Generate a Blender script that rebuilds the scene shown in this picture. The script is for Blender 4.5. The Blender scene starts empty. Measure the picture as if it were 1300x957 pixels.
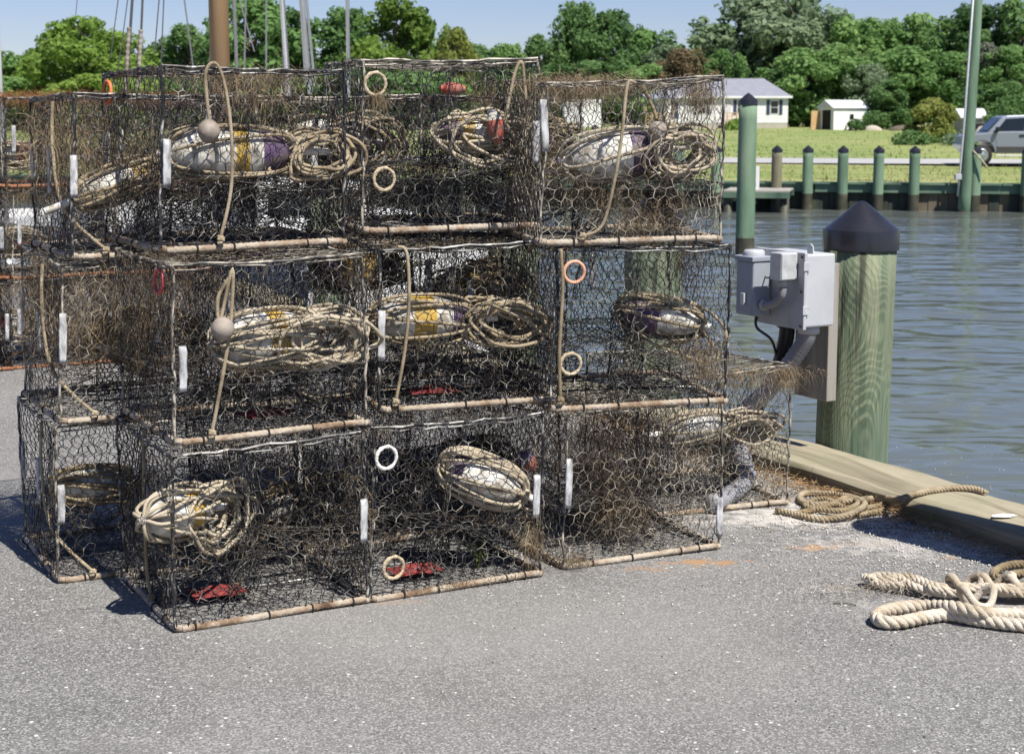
import bpy, math, random
import numpy as np
from mathutils import Vector, Matrix

# ------------------------------------------------------------------ camera, sky, sun, exposure
F, CX, CY, HOR, EYE = 2000.0, 650.0, 434.0, 150.0, 1.47      # in pixels of the 1300 px wide photograph
TH = math.atan((CY - HOR) / F)
SC = bpy.context.scene
COL = SC.collection
cam_d = bpy.data.cameras.new('camera'); cam = bpy.data.objects.new('camera', cam_d); COL.objects.link(cam)
cam.location = (0, 0, EYE); cam.rotation_euler = (math.radians(90) - TH, 0, 0)
cam_d.sensor_width = 36; cam_d.lens = 36 * F / 1300; cam_d.shift_y = -(957 / 2 - CY) / 1300
cam_d.clip_start = 0.1; cam_d.clip_end = 6000
cam_d.dof.use_dof = True; cam_d.dof.focus_distance = 5.1; cam_d.dof.aperture_fstop = 9.0
SC.camera = cam
SUN_EL = math.radians(57)
SH = Vector((-0.61, 0.79)).normalized()                     # direction in which shadows fall
world = bpy.data.worlds.new('World'); SC.world = world; world.use_nodes = True
nt = world.node_tree; nt.nodes.clear()
wo = nt.nodes.new('ShaderNodeOutputWorld'); bg = nt.nodes.new('ShaderNodeBackground'); sk = nt.nodes.new('ShaderNodeTexSky')
sk.sky_type = 'NISHITA'; sk.sun_disc = False; sk.sun_elevation = SUN_EL
sk.sun_rotation = math.atan2(-SH.x, -SH.y); sk.air_density = 1.0; sk.dust_density = 0.0; sk.ozone_density = 3.0
bg.inputs['Strength'].default_value = 0.051
tint = nt.nodes.new('ShaderNodeMix'); tint.data_type = 'RGBA'; tint.blend_type = 'MULTIPLY'; tint.inputs[0].default_value = 1; tint.inputs[7].default_value = (1.0, .99, 1.26, 1)
nt.links.new(sk.outputs[0], tint.inputs[6]); nt.links.new(tint.outputs[2], bg.inputs[0]); nt.links.new(bg.outputs[0], wo.inputs[0])
sl = bpy.data.lights.new('sun', 'SUN'); so = bpy.data.objects.new('sun', sl); COL.objects.link(so)
sl.energy = 4.9; sl.angle = math.radians(0.5); sl.color = (1, 0.955, 0.88)
sdir = Vector((SH.x * math.cos(SUN_EL), SH.y * math.cos(SUN_EL), -math.sin(SUN_EL)))
so.rotation_euler = sdir.to_track_quat('-Z', 'Y').to_euler(); so.location = (0, 0, 30)
SC.view_settings.view_transform = 'Standard'; SC.view_settings.look = 'None'
SC.view_settings.exposure = 0.68; SC.view_settings.gamma = 1.0
SC.render.engine = 'CYCLES'

# ------------------------------------------------------------------ pixel -> place helpers
def ray(px, py):
    x = (px - CX) / F; y = (CY - py) / F
    return Vector((x, math.cos(TH) + y * math.sin(TH), -math.sin(TH) + y * math.cos(TH)))
def on_z(px, py, z=0.0):
    d = ray(px, py); t = (z - EYE) / d.z
    return Vector((0, 0, EYE)) + d * t
def at_y(px, py, Y):
    d = ray(px, py); return Vector((0, 0, EYE)) + d * (Y / d.y)
ANG = math.radians(27.9)
U = Vector((math.cos(ANG), math.sin(ANG), 0)); V = Vector((-math.sin(ANG), math.cos(ANG), 0))
P0 = on_z(225, 803, 0)
def uv(u, v, z=0.0): return P0 + U * u + V * v + Vector((0, 0, z))
def to_uv(p): d = p - P0; return d.dot(U), d.dot(V)

# ------------------------------------------------------------------ mesh helpers
class MB:
    def __init__(s): s.v = []; s.f = []; s.m = []
    def add(s, vs, fs, mat=0):
        o = len(s.v); s.v.extend([tuple(p) for p in vs]); s.f.extend([tuple(i + o for i in f) for f in fs]); s.m.extend([mat] * len(fs))
    def box(s, lo, hi, mat=0, M=None):
        x0, y0, z0 = lo; x1, y1, z1 = hi
        vs = [Vector(p) for p in ((x0,y0,z0),(x1,y0,z0),(x1,y1,z0),(x0,y1,z0),(x0,y0,z1),(x1,y0,z1),(x1,y1,z1),(x0,y1,z1))]
        if M: vs = [M @ p for p in vs]
        s.add(vs, [(0,3,2,1),(4,5,6,7),(0,1,5,4),(1,2,6,5),(2,3,7,6),(3,0,4,7)], mat)
    def tube(s, pts, r, n=6, closed=False, mat=0, caps=True):
        P = [Vector(p) for p in pts]; N = len(P)
        R = r if isinstance(r, (list, tuple)) else [r] * N
        T = []
        for i in range(N):
            a = P[(i - 1) % N] if (closed or i > 0) else P[i]; b = P[(i + 1) % N] if (closed or i < N - 1) else P[i]
            t = b - a; T.append(t.normalized() if t.length > 1e-9 else Vector((0, 0, 1)))
        up = Vector((0, 0, 1)) if abs(T[0].z) < .9 else Vector((1, 0, 0))
        a = T[0].cross(up).normalized(); vs = []
        for i in range(N):
            a = (a - T[i] * a.dot(T[i])); a = a.normalized() if a.length > 1e-6 else T[i].orthogonal().normalized()
            b = T[i].cross(a)
            for k in range(n):
                w = 2 * math.pi * k / n; vs.append(P[i] + (a * math.cos(w) + b * math.sin(w)) * R[i])
        fs = []
        for i in range(N if closed else N - 1):
            j = (i + 1) % N
            for k in range(n):
                l = (k + 1) % n; fs.append((i*n+k, i*n+l, j*n+l, j*n+k))
        if caps and not closed:
            fs.append(tuple(range(n - 1, -1, -1))); fs.append(tuple((N - 1) * n + k for k in range(n)))
        s.add(vs, fs, mat)
    def lathe(s, prof, n=24, mat=0, c=(0, 0, 0), mats=None):
        c = Vector(c); vs = []; fs = []; ms = []
        for (r, z) in prof:
            for k in range(n):
                w = 2 * math.pi * k / n; vs.append(c + Vector((r * math.cos(w), r * math.sin(w), z)))
        for i in range(len(prof) - 1):
            for k in range(n):
                l = (k + 1) % n; fs.append((i*n+k, i*n+l, (i+1)*n+l, (i+1)*n+k)); ms.append(mats[i] if mats else mat)
        o = len(s.v); s.v.extend([tuple(p) for p in vs]); s.f.extend([tuple(i + o for i in f) for f in fs]); s.m.extend(ms)
    def prism(s, outline, axis_vec, mat=0):
        n = len(outline); A = [Vector(p) for p in outline]; B = [p + Vector(axis_vec) for p in A]
        s.add(A + B, [tuple(range(n - 1, -1, -1)), tuple(range(n, 2 * n))] + [(i, (i+1) % n, n + (i+1) % n, n + i) for i in range(n)], mat)
    def mesh(s, name, mats, smooth=False):
        me = bpy.data.meshes.new(name); me.from_pydata(s.v, [], s.f)
        for m in (mats if isinstance(mats, (list, tuple)) else [mats]): me.materials.append(m)
        me.polygons.foreach_set('material_index', s.m)
        if smooth: me.polygons.foreach_set('use_smooth', [True] * len(s.f))
        me.update(); return me
    def build(s, name, mats, parent=None, smooth=False, bevel=0.0):
        me = s.mesh(name, mats, smooth)
        o = link(name, me, parent)
        if bevel:
            b = o.modifiers.new('bevel', 'BEVEL'); b.width = bevel; b.segments = 2; b.limit_method = 'ANGLE'
        return o
def link(name, me, parent=None, loc=None, rot=None):
    o = bpy.data.objects.new(name, me); COL.objects.link(o); o.parent = parent
    if loc is not None: o.location = loc
    if rot is not None: o.rotation_euler = rot
    return o
def tag(o, label, cat, group=None):
    o['label'] = label; o['category'] = cat
    if group: o['group'] = group
    return o
def struct(o): o['kind'] = 'structure'; return o
def stuff(o, label=None, cat=None):
    o['kind'] = 'stuff'
    if label: o['label'] = label; o['category'] = cat
    return o
def empty(name, loc, rz=0, parent=None):
    o = bpy.data.objects.new(name, None); COL.objects.link(o); o.location = loc; o.rotation_euler = (0, 0, rz); o.parent = parent
    o.empty_display_size = 0.1
    return o
def np_mesh(name, verts, quads, mat):
    me = bpy.data.meshes.new(name)
    verts = np.asarray(verts, dtype=np.float32); quads = np.asarray(quads, dtype=np.int32)
    k = quads.shape[1]
    me.vertices.add(len(verts)); me.vertices.foreach_set('co', verts.ravel())
    me.loops.add(quads.size); me.loops.foreach_set('vertex_index', quads.ravel())
    me.polygons.add(len(quads)); me.polygons.foreach_set('loop_start', np.arange(0, quads.size, k, dtype=np.int32))
    me.polygons.foreach_set('loop_total', np.full(len(quads), k, dtype=np.int32))
    me.update(calc_edges=True)
    if mat: me.materials.append(mat)
    return me
def copy_tree(o, parent=None):
    c = o.copy(); COL.objects.link(c); c.parent = parent
    for ch in list(o.children): copy_tree(ch, c)
    return c
def smooth_path(pts, k=6, closed=False):
    P = [Vector(p) for p in pts]; n = len(P); out = []
    for i in range(n if closed else n - 1):
        g = lambda j: P[j % n] if closed else P[max(0, min(n - 1, j))]
        a, b, c, d = g(i - 1), g(i), g(i + 1), g(i + 2)
        for q in range(k):
            t = q / k
            out.append(0.5 * ((2*b) + (c - a) * t + (2*a - 5*b + 4*c - d) * t*t + (3*b - a - 3*c + d) * t**3))
    if not closed: out.append(P[-1])
    return out
def rope3(mb, pts, R, pitch, n=6, mat=0):
    """three-strand laid rope along a path"""
    P = [Vector(p) for p in pts]
    L = [0.0]
    for i in range(1, len(P)): L.append(L[-1] + (P[i] - P[i-1]).length)
    step = pitch / 8; N = max(8, int(L[-1] / step)); Q = []
    j = 0
    for i in range(N + 1):
        s = L[-1] * i / N
        while j < len(L) - 2 and L[j+1] < s: j += 1
        t = (s - L[j]) / max(1e-9, L[j+1] - L[j]); Q.append(P[j].lerp(P[j+1], t))
    T = [(Q[min(i+1, N)] - Q[max(i-1, 0)]).normalized() for i in range(N + 1)]
    a = T[0].orthogonal().normalized(); fr = []
    for t in T:
        a = (a - t * a.dot(t)).normalized(); fr.append((a.copy(), t.cross(a)))
    for k in range(3):
        pts3 = []
        for i in range(N + 1):
            w = 2 * math.pi * (i * L[-1] / N / pitch + k / 3)
            pts3.append(Q[i] + (fr[i][0] * math.cos(w) + fr[i][1] * math.sin(w)) * R * 0.5)
        mb.tube(pts3, R * 0.56, n, mat=mat)

# ------------------------------------------------------------------ materials
def pmat(name, cols, scale=8, rough=.7, bump=.0, bscale=None, stretch=(1, 1, 1), metal=0, detail=6, dist=0.0, rand=True, spec=.5, lo=.3, hi=.7, coat=0, bdist=.01):
    """cols: colours spread along a noise ramp; each object gets its own offset"""
    m = bpy.data.materials.new(name); m.use_nodes = True; t = m.node_tree; b = t.nodes['Principled BSDF']
    b.inputs['Roughness'].default_value = rough; b.inputs['Metallic'].default_value = metal; b.inputs['Specular IOR Level'].default_value = spec
    if coat: b.inputs['Coat Weight'].default_value = coat; b.inputs['Coat Roughness'].default_value = .05
    tc = t.nodes.new('ShaderNodeTexCoord'); mp = t.nodes.new('ShaderNodeMapping'); mp.inputs['Scale'].default_value = stretch
    vec = tc.outputs['Object']
    if rand:
        oi = t.nodes.new('ShaderNodeObjectInfo'); ml = t.nodes.new('ShaderNodeMath'); ml.operation = 'MULTIPLY'; ml.inputs[1].default_value = 37.0
        ad = t.nodes.new('ShaderNodeVectorMath'); ad.operation = 'ADD'
        t.links.new(oi.outputs['Random'], ml.inputs[0]); t.links.new(vec, ad.inputs[0]); t.links.new(ml.outputs[0], ad.inputs[1]); vec = ad.outputs[0]
    t.links.new(vec, mp.inputs[0])
    nz = t.nodes.new('ShaderNodeTexNoise'); nz.inputs['Scale'].default_value = scale; nz.inputs['Detail'].default_value = detail; nz.inputs['Distortion'].default_value = dist
    nz.inputs['Roughness'].default_value = .62
    t.links.new(mp.outputs[0], nz.inputs['Vector'])
    rp = t.nodes.new('ShaderNodeValToRGB'); e = rp.color_ramp.elements
    n = len(cols)
    if n == 1: e[0].color = e[1].color = (*cols[0], 1)
    else:
        e[0].position = lo; e[0].color = (*cols[0], 1); e[1].position = hi; e[1].color = (*cols[-1], 1)
        for i in range(1, n - 1):
            q = e.new(lo + (hi - lo) * i / (n - 1)); q.color = (*cols[i], 1)
    t.links.new(nz.outputs['Fac'], rp.inputs[0]); t.links.new(rp.outputs[0], b.inputs['Base Color'])
    if bump:
        n2 = t.nodes.new('ShaderNodeTexNoise'); n2.inputs['Scale'].default_value = bscale or scale * 3; n2.inputs['Detail'].default_value = 5
        t.links.new(mp.outputs[0], n2.inputs['Vector'])
        bp = t.nodes.new('ShaderNodeBump'); bp.inputs['Strength'].default_value = bump; bp.inputs['Distance'].default_value = bdist
        t.links.new(n2.outputs['Fac'], bp.inputs['Height']); t.links.new(bp.outputs[0], b.inputs['Normal'])
    m['ramp'] = rp.name
    return m
def overlay(m, col, scale, lo, hi, stretch=(1, 1, 1), fac=1.0, detail=4, coord='Object'):
    """lays a second noise-shaped colour (stains, wear) over a pmat material"""
    t = m.node_tree; b = t.nodes['Principled BSDF']; src = b.inputs['Base Color'].links[0].from_socket
    tc = t.nodes.new('ShaderNodeTexCoord'); mp = t.nodes.new('ShaderNodeMapping'); mp.inputs['Scale'].default_value = stretch; mp.inputs['Location'].default_value = (3.1, 1.7, 5.3)
    nz = t.nodes.new('ShaderNodeTexNoise'); nz.inputs['Scale'].default_value = scale; nz.inputs['Detail'].default_value = detail
    rp = t.nodes.new('ShaderNodeValToRGB'); rp.color_ramp.elements[0].position = lo; rp.color_ramp.elements[1].position = hi
    rp.color_ramp.elements[1].color = (fac, fac, fac, 1)
    mx = t.nodes.new('ShaderNodeMix'); mx.data_type = 'RGBA'
    t.links.new(tc.outputs[coord], mp.inputs[0]); t.links.new(mp.outputs[0], nz.inputs['Vector']); t.links.new(nz.outputs['Fac'], rp.inputs[0])
    t.links.new(rp.outputs[0], mx.inputs[0]); t.links.new(src, mx.inputs[6]); mx.inputs[7].default_value = (*col, 1)
    t.links.new(mx.outputs[2], b.inputs['Base Color'])
    return m

def grain(m, scale, stretch, freq, col, fac, bump=.3, width=.35):
    """growth-ring figure: contour lines of a stretched noise field"""
    t = m.node_tree; b = t.nodes['Principled BSDF']; src = b.inputs['Base Color'].links[0].from_socket
    tc = t.nodes.new('ShaderNodeTexCoord'); mp = t.nodes.new('ShaderNodeMapping'); mp.inputs['Scale'].default_value = stretch; mp.inputs['Location'].default_value = (.7, 2.2, .4)
    nz = t.nodes.new('ShaderNodeTexNoise'); nz.inputs['Scale'].default_value = scale; nz.inputs['Detail'].default_value = 1.2
    mu = t.nodes.new('ShaderNodeMath'); mu.operation = 'MULTIPLY'; mu.inputs[1].default_value = freq
    sn = t.nodes.new('ShaderNodeMath'); sn.operation = 'SINE'
    rp = t.nodes.new('ShaderNodeMapRange'); rp.inputs['From Min'].default_value = width; rp.inputs['From Max'].default_value = 1; rp.inputs['To Max'].default_value = fac; rp.clamp = True
    n2 = t.nodes.new('ShaderNodeTexNoise'); n2.inputs['Scale'].default_value = 2.5
    r2 = t.nodes.new('ShaderNodeMapRange'); r2.inputs['From Min'].default_value = .42; r2.inputs['From Max'].default_value = .6; r2.inputs['To Min'].default_value = .25; r2.clamp = True
    m2 = t.nodes.new('ShaderNodeMath'); m2.operation = 'MULTIPLY'
    mx = t.nodes.new('ShaderNodeMix'); mx.data_type = 'RGBA'
    L = t.links.new
    L(tc.outputs['Object'], mp.inputs[0]); L(mp.outputs[0], nz.inputs['Vector']); L(nz.outputs['Fac'], mu.inputs[0]); L(mu.outputs[0], sn.inputs[0]); L(sn.outputs[0], rp.inputs['Value'])
    L(tc.outputs['Object'], n2.inputs['Vector']); L(n2.outputs['Fac'], r2.inputs['Value']); L(rp.outputs[0], m2.inputs[0]); L(r2.outputs[0], m2.inputs[1])
    L(m2.outputs[0], mx.inputs[0]); L(src, mx.inputs[6]); mx.inputs[7].default_value = (*col, 1); L(mx.outputs[2], b.inputs['Base Color'])
    return m
M = {}
M['wire'] = pmat('black_wire', [(.008,.008,.010), (.014,.014,.016), (.03,.029,.03), (.26,.25,.225), (.50,.475,.43)], 24, .4, lo=.36, hi=.70)
M['wire_fouled'] = pmat('fouled_wire', [(.012,.012,.012), (.05,.044,.036), (.30,.27,.22), (.48,.44,.36)], 22, .6, lo=.33, hi=.66)
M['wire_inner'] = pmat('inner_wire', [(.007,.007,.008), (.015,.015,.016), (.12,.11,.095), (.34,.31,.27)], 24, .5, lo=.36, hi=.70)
M['rebar'] = pmat('rusty_rebar', [(.07,.04,.022), (.22,.15,.095), (.34,.285,.22), (.40,.35,.28), (.20,.10,.045)], 11, .9, .6, 80, detail=9, lo=.28, hi=.74)
M['rebar_red'] = pmat('red_rust_rebar', [(.13,.05,.022), (.26,.11,.05), (.32,.18,.10)], 7, .9, .4, 60)
M['tie'] = pmat('tie', [(.015,.014,.013)], 5, .6)
M['zinc'] = pmat('white_corroded_zinc', [(.07,.066,.06), (.30,.30,.305), (.52,.52,.52)], 48, .9, 1.0, 60, stretch=(1,1,.35), lo=.30, hi=.60, bdist=.004)
M['rope'] = pmat('tan_rope', [(.10,.075,.045), (.28,.225,.145), (.38,.32,.225)], 14, .9, .6, 160, bdist=.003)
M['rope_pale'] = pmat('pale_rope', [(.15,.12,.08), (.37,.315,.225), (.50,.44,.34)], 14, .9, .6, 160, bdist=.003)
M['rope_cream'] = pmat('cream_rope', [(.20,.15,.09), (.43,.365,.27), (.58,.52,.43)], 10, .95, 1.0, 260, bdist=.004, lo=.28, hi=.62)
M['rope_brown'] = pmat('brown_rope', [(.11,.08,.045), (.22,.17,.10), (.30,.245,.16)], 14, .95, .7, 200, bdist=.003)
M['weed'] = pmat('dried_weed', [(.06,.04,.022), (.18,.13,.075), (.38,.31,.20)], 14, .95)
M['weed_rust'] = pmat('rust_weed', [(.10,.035,.012), (.24,.095,.03), (.30,.17,.08)], 9, .95)
M['weed_dark'] = pmat('dark_weed', [(.03,.02,.012), (.09,.06,.035), (.20,.14,.08)], 9, .95)
def buoy_mat(n, c, d): return overlay(pmat(n, [d, c, c], 9, .7, .35, 50, lo=.28, hi=.6, bdist=.004), (.15,.125,.09), 20, .46, .66, fac=.85)
M['b_white'] = buoy_mat('white_buoy', (.60,.58,.52), (.30,.27,.21))
M['b_yellow'] = buoy_mat('yellow_buoy', (.44,.28,.045), (.24,.17,.06))
M['b_purple'] = buoy_mat('purple_buoy', (.085,.05,.11), (.05,.035,.05))
M['b_red'] = buoy_mat('red_buoy', (.40,.085,.06), (.27,.10,.075))
M['b_grey'] = buoy_mat('grey_ball', (.30,.255,.215), (.17,.135,.105))
M['pvc'] = buoy_mat('white_pvc', (.78,.76,.71), (.5,.45,.36))
M['ring_orange'] = pmat('orange_ring', [(.62,.12,.03), (.72,.20,.06)], 20, .5)
M['ring_pink'] = pmat('faded_ring', [(.55,.25,.16), (.62,.36,.25)], 20, .6)
M['ring_tan'] = pmat('crusted_ring', [(.33,.25,.15), (.55,.47,.34)], 60, .9, .8, 120)
M['ring_white'] = pmat('white_ring', [(.55,.53,.48), (.74,.72,.68)], 60, .7, .5, 120)
M['ring_red'] = pmat('red_ring', [(.35,.04,.05), (.42,.07,.06)], 20, .6)
M['bait_red'] = pmat('red_mesh_bag', [(.13,.02,.02), (.26,.04,.035)], 60, .8, .6, 150)
M['pile'] = pmat('treated_pile', [(.045,.065,.04), (.10,.135,.085), (.165,.19,.12), (.26,.265,.175)], 13, .92, 1.0, 40, stretch=(1, 1, .07), dist=.5, detail=8, bdist=.012)
overlay(M['pile'], (.10,.165,.12), 1.6, .48, .70, fac=.45)
grain(M['pile'], 2.8, (1, 1, .45), 330, (.29,.315,.20), .5, width=.0)
grain(M['pile'], 3.3, (1, 1, .30), 260, (.05,.075,.042), .45, width=.3)
overlay(M['pile'], (.025,.025,.018), 13, .63, .68, stretch=(1, 1, .06), fac=.8)
overlay(M['pile'], (.24,.085,.03), 6.0, .70, .75, stretch=(1.2, 1.2, .5), fac=.7)
M['pile_far'] = pmat('far_pile', [(.07,.12,.075), (.13,.21,.135), (.22,.29,.19)], 2.2, .85, stretch=(1, 1, .2))
M['pile_brown'] = pmat('brown_far_pile', [(.08,.085,.05), (.15,.14,.09), (.22,.20,.13)], 2.2, .85, stretch=(1, 1, .2))
M['pile_wet'] = pmat('wet_pile', [(.022,.024,.016), (.05,.048,.03), (.11,.10,.06)], 3, .6)
M['cap'] = pmat('black_cap', [(.010,.010,.013), (.022,.022,.028)], 6, .28, .05, 30, spec=.6)
M['timber'] = pmat('weathered_timber', [(.12,.105,.07), (.235,.205,.14), (.33,.29,.205), (.27,.245,.17)], 7, .85, .9, 20, stretch=(1, .06, 1), dist=1.0, detail=8, bdist=.01)
overlay(M['timber'], (.075,.06,.035), 9, .60, .66, stretch=(1, .045, 1), fac=.8)
grain(M['timber'], 3.5, (1, .10, 1), 46, (.12,.10,.06), .55, width=.5)
overlay(M['timber'], (.13,.17,.08), 2.0, .5, .75, fac=.5)
M['board'] = pmat('grey_board', [(.16,.145,.125), (.27,.25,.22), (.36,.335,.30)], 10, .9, .6, 30, stretch=(1, 1, .08), dist=.8)
M['box'] = pmat('grey_enclosure', [(.37,.38,.40), (.45,.46,.48)], 5, .5, .05, 40)
overlay(M['box'], (.22,.17,.11), 9, .60, .75, stretch=(1, 1, .25), fac=.45)
M['box_b'] = pmat('blue_grey_enclosure', [(.25,.28,.32), (.31,.34,.38)], 5, .5, .05, 40)
M['box_metal'] = pmat('galvanised_box', [(.42,.43,.44), (.62,.63,.63)], 30, .5, .1, 60, metal=.3)
M['conduit'] = pmat('grey_conduit', [(.20,.20,.22), (.30,.30,.32)], 8, .5)
M['black_hose'] = pmat('black_hose', [(.012,.012,.016), (.03,.03,.035)], 8, .4)
M['bolt'] = pmat('dark_bolt', [(.05,.045,.04)], 5, .5, metal=.6)
M['white_paint'] = pmat('white_paint', [(.70,.70,.68), (.80,.80,.79)], 2, .6)
M['hull'] = pmat('white_hull', [(.62,.62,.60), (.78,.78,.77)], 2.5, .4)
M['deck'] = pmat('boat_deck', [(.35,.36,.36), (.46,.46,.45)], 3, .7)
M['mast'] = pmat('varnished_mast', [(.20,.12,.055), (.33,.21,.11)], 3, .5, stretch=(1, 1, .1))
M['wire_white'] = pmat('white_line', [(.62,.62,.60)], 3, .6)
M['wire_grey'] = pmat('grey_line', [(.30,.29,.28)], 3, .6)
M['alu'] = pmat('aluminium', [(.62,.63,.65), (.72,.73,.74)], 3, .35, metal=.5)
M['navy'] = pmat('navy_shutter', [(.025,.04,.085)], 3, .6)
M['pane'] = pmat('dark_glass', [(.012,.016,.018)], 3, .08, spec=.6)
M['roof'] = pmat('grey_shingle', [(.17,.175,.21), (.25,.255,.30)], 1.6, .9, stretch=(1, 4, 4))
M['roof_white'] = pmat('white_metal_roof', [(.52,.53,.54), (.62,.62,.62)], 1.5, .5)
M['found'] = pmat('tan_foundation', [(.38,.34,.28), (.46,.42,.36)], 2, .9)
M['wood'] = pmat('raw_deck_wood', [(.42,.26,.12), (.55,.37,.19)], 3, .8)
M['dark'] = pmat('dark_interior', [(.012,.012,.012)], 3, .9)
M['truck'] = pmat('silver_blue_paint', [(.21,.235,.275), (.23,.255,.295)], 2, .35, metal=.3, coat=.3)
M['truck_low'] = pmat('dark_rocker', [(.055,.052,.05)], 2, .5, metal=.2)
M['tyre'] = pmat('tyre', [(.012,.012,.012)], 3, .8)
M['rim'] = pmat('rim', [(.35,.36,.37)], 3, .35, metal=.7)
M['bark'] = pmat('bark', [(.07,.055,.04), (.15,.12,.09)], 4, .95, stretch=(1, 1, .2))
M['planks_green'] = pmat('green_bulkhead', [(.045,.085,.06), (.10,.165,.115), (.17,.23,.16)], 1.4, .85, stretch=(1, 1, .4))
M['planks_dark'] = pmat('dark_bulkhead', [(.014,.018,.013), (.03,.04,.028), (.065,.075,.05)], 1.6, .8, stretch=(2, 2, .25))
M['planks_mud'] = pmat('mud_bulkhead', [(.06,.05,.03), (.12,.10,.065), (.17,.145,.10)], 1.6, .8, stretch=(1, 1, .5))
M['dock'] = pmat('grey_dock', [(.26,.24,.21), (.38,.36,.32)], 2, .9)
M['concrete'] = pmat('bulkhead_face', [(.10,.11,.08), (.2,.2,.15)], 2, .9)

def leaf_mat(name, a, b, c):
    m = pmat(name, [a, b, c], .55, .75, lo=.32, hi=.68, spec=.25, detail=5)
    t = m.node_tree; pb = t.nodes['Principled BSDF']; out = [n for n in t.nodes if n.type == 'OUTPUT_MATERIAL'][0]
    tr = t.nodes.new('ShaderNodeBsdfTranslucent'); mx = t.nodes.new('ShaderNodeMixShader'); mx.inputs[0].default_value = .45
    t.links.new(pb.inputs['Base Color'].links[0].from_socket, tr.inputs[0])
    t.links.new(pb.outputs[0], mx.inputs[1]); t.links.new(tr.outputs[0], mx.inputs[2]); t.links.new(mx.outputs[0], out.inputs['Surface'])
    return m
LEAF = {
 'bright': leaf_mat('bright_leaves', (0.100,0.168,0.035), (0.188,0.296,0.056), (0.268,0.381,0.085)),
 'mid':    leaf_mat('mid_leaves',    (0.092,0.178,0.055), (0.168,0.296,0.093), (0.255,0.393,0.138)),
 'dark':   leaf_mat('dark_leaves',   (0.059,0.124,0.042), (0.110,0.203,0.067), (0.169,0.276,0.098)),
 'pale':   leaf_mat('pale_leaves',   (0.130,0.190,0.098), (0.211,0.286,0.165), (0.291,0.367,0.230)),
 'red':    leaf_mat('reddish_leaves', (.12,.115,.06), (.20,.15,.085), (.15,.18,.075)),
 'grey':   leaf_mat('grey_leaves',   (0.165,0.186,0.137), (0.246,0.268,0.205), (0.327,0.342,0.272)),
 'yellow': leaf_mat('yellow_green_leaves', (0.135,0.175,0.038), (0.224,0.257,0.062), (0.298,0.310,0.089)),
}

# ------------------------------------------------------------------ setting: wharf, water, far land
WATER = -0.9
def sheet(name, pts, mat, z=None):
    me = bpy.data.meshes.new(name); me.from_pydata([tuple(p) for p in pts], [], [tuple(range(len(pts)))]); me.materials.append(mat); me.update()
    return struct(link(name, me))
# asphalt: grey binder with pale and dark aggregate, worn patches, rust stains
am = pmat('asphalt', [(.110,.107,.104), (.150,.147,.142), (.186,.182,.175)], 1.1, .92, 0, rand=False, detail=8)
t = am.node_tree; pb = t.nodes['Principled BSDF']; tc = t.nodes.new('ShaderNodeTexCoord')
base = pb.inputs['Base Color'].links[0].from_socket
def mixin(base, fac, col):
    mx = t.nodes.new('ShaderNodeMix'); mx.data_type = 'RGBA'; t.links.new(fac, mx.inputs[0]); t.links.new(base, mx.inputs[6]); mx.inputs[7].default_value = (*col, 1); return mx.outputs[2]
def ramp(sock, lo, hi, a=0.0, b=1.0):
    r = t.nodes.new('ShaderNodeMapRange'); r.clamp = True; r.inputs['From Min'].default_value = lo; r.inputs['From Max'].default_value = hi
    r.inputs['To Min'].default_value = a; r.inputs['To Max'].default_value = b; t.links.new(sock, r.inputs['Value']); return r.outputs[0]
def noise(scale, detail=3, loc=(0, 0, 0)):
    mp = t.nodes.new('ShaderNodeMapping'); mp.inputs['Location'].default_value = loc; t.links.new(tc.outputs['Object'], mp.inputs[0])
    n = t.nodes.new('ShaderNodeTexNoise'); n.inputs['Scale'].default_value = scale; n.inputs['Detail'].default_value = detail; t.links.new(mp.outputs[0], n.inputs['Vector']); return n.outputs['Fac']
vo = t.nodes.new('ShaderNodeTexVoronoi'); vo.inputs['Scale'].default_value = 215; t.links.new(tc.outputs['Object'], vo.inputs['Vector'])
sep = t.nodes.new('ShaderNodeSeparateColor'); t.links.new(vo.outputs['Color'], sep.inputs[0])
base = mixin(base, ramp(sep.outputs[0], .55, .9, 0, .8), (.37,.36,.345))        # pale stones
base = mixin(base, ramp(sep.outputs[1], .66, .9, 0, .75), (.055,.055,.052))       # dark stones
v2 = t.nodes.new('ShaderNodeTexVoronoi'); v2.inputs['Scale'].default_value = 55; t.links.new(tc.outputs['Object'], v2.inputs['Vector'])
s2 = t.nodes.new('ShaderNodeSeparateColor'); t.links.new(v2.outputs['Color'], s2.inputs[0])
m2 = t.nodes.new('ShaderNodeMath'); m2.operation = 'MULTIPLY'; t.links.new(ramp(s2.outputs[0], .955, .97), m2.inputs[0]); t.links.new(ramp(v2.outputs['Distance'], .30, .22), m2.inputs[1])
base = mixin(base, m2.outputs[0], (.62,.61,.58))                                   # bits of shell
def stain(base, p, rx, ry, col, amt):
    mp = t.nodes.new('ShaderNodeMapping'); mp.vector_type = 'POINT'
    mp.inputs['Location'].default_value = (-p.x / rx, -p.y / ry, 0); mp.inputs['Scale'].default_value = (1 / rx, 1 / ry, 0)
    t.links.new(tc.outputs['Object'], mp.inputs[0])
    ln = t.nodes.new('ShaderNodeVectorMath'); ln.operation = 'LENGTH'; t.links.new(mp.outputs[0], ln.inputs[0])
    ad = t.nodes.new('ShaderNodeMath'); ad.operation = 'ADD'; t.links.new(ln.outputs['Value'], ad.inputs[0]); t.links.new(ramp(noise(18, 5, (p.x, 3, 0)), .3, .7, -.6, .6), ad.inputs[1])
    return mixin(base, ramp(ad.outputs[0], 1.0, .3, 0, amt), col)
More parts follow.
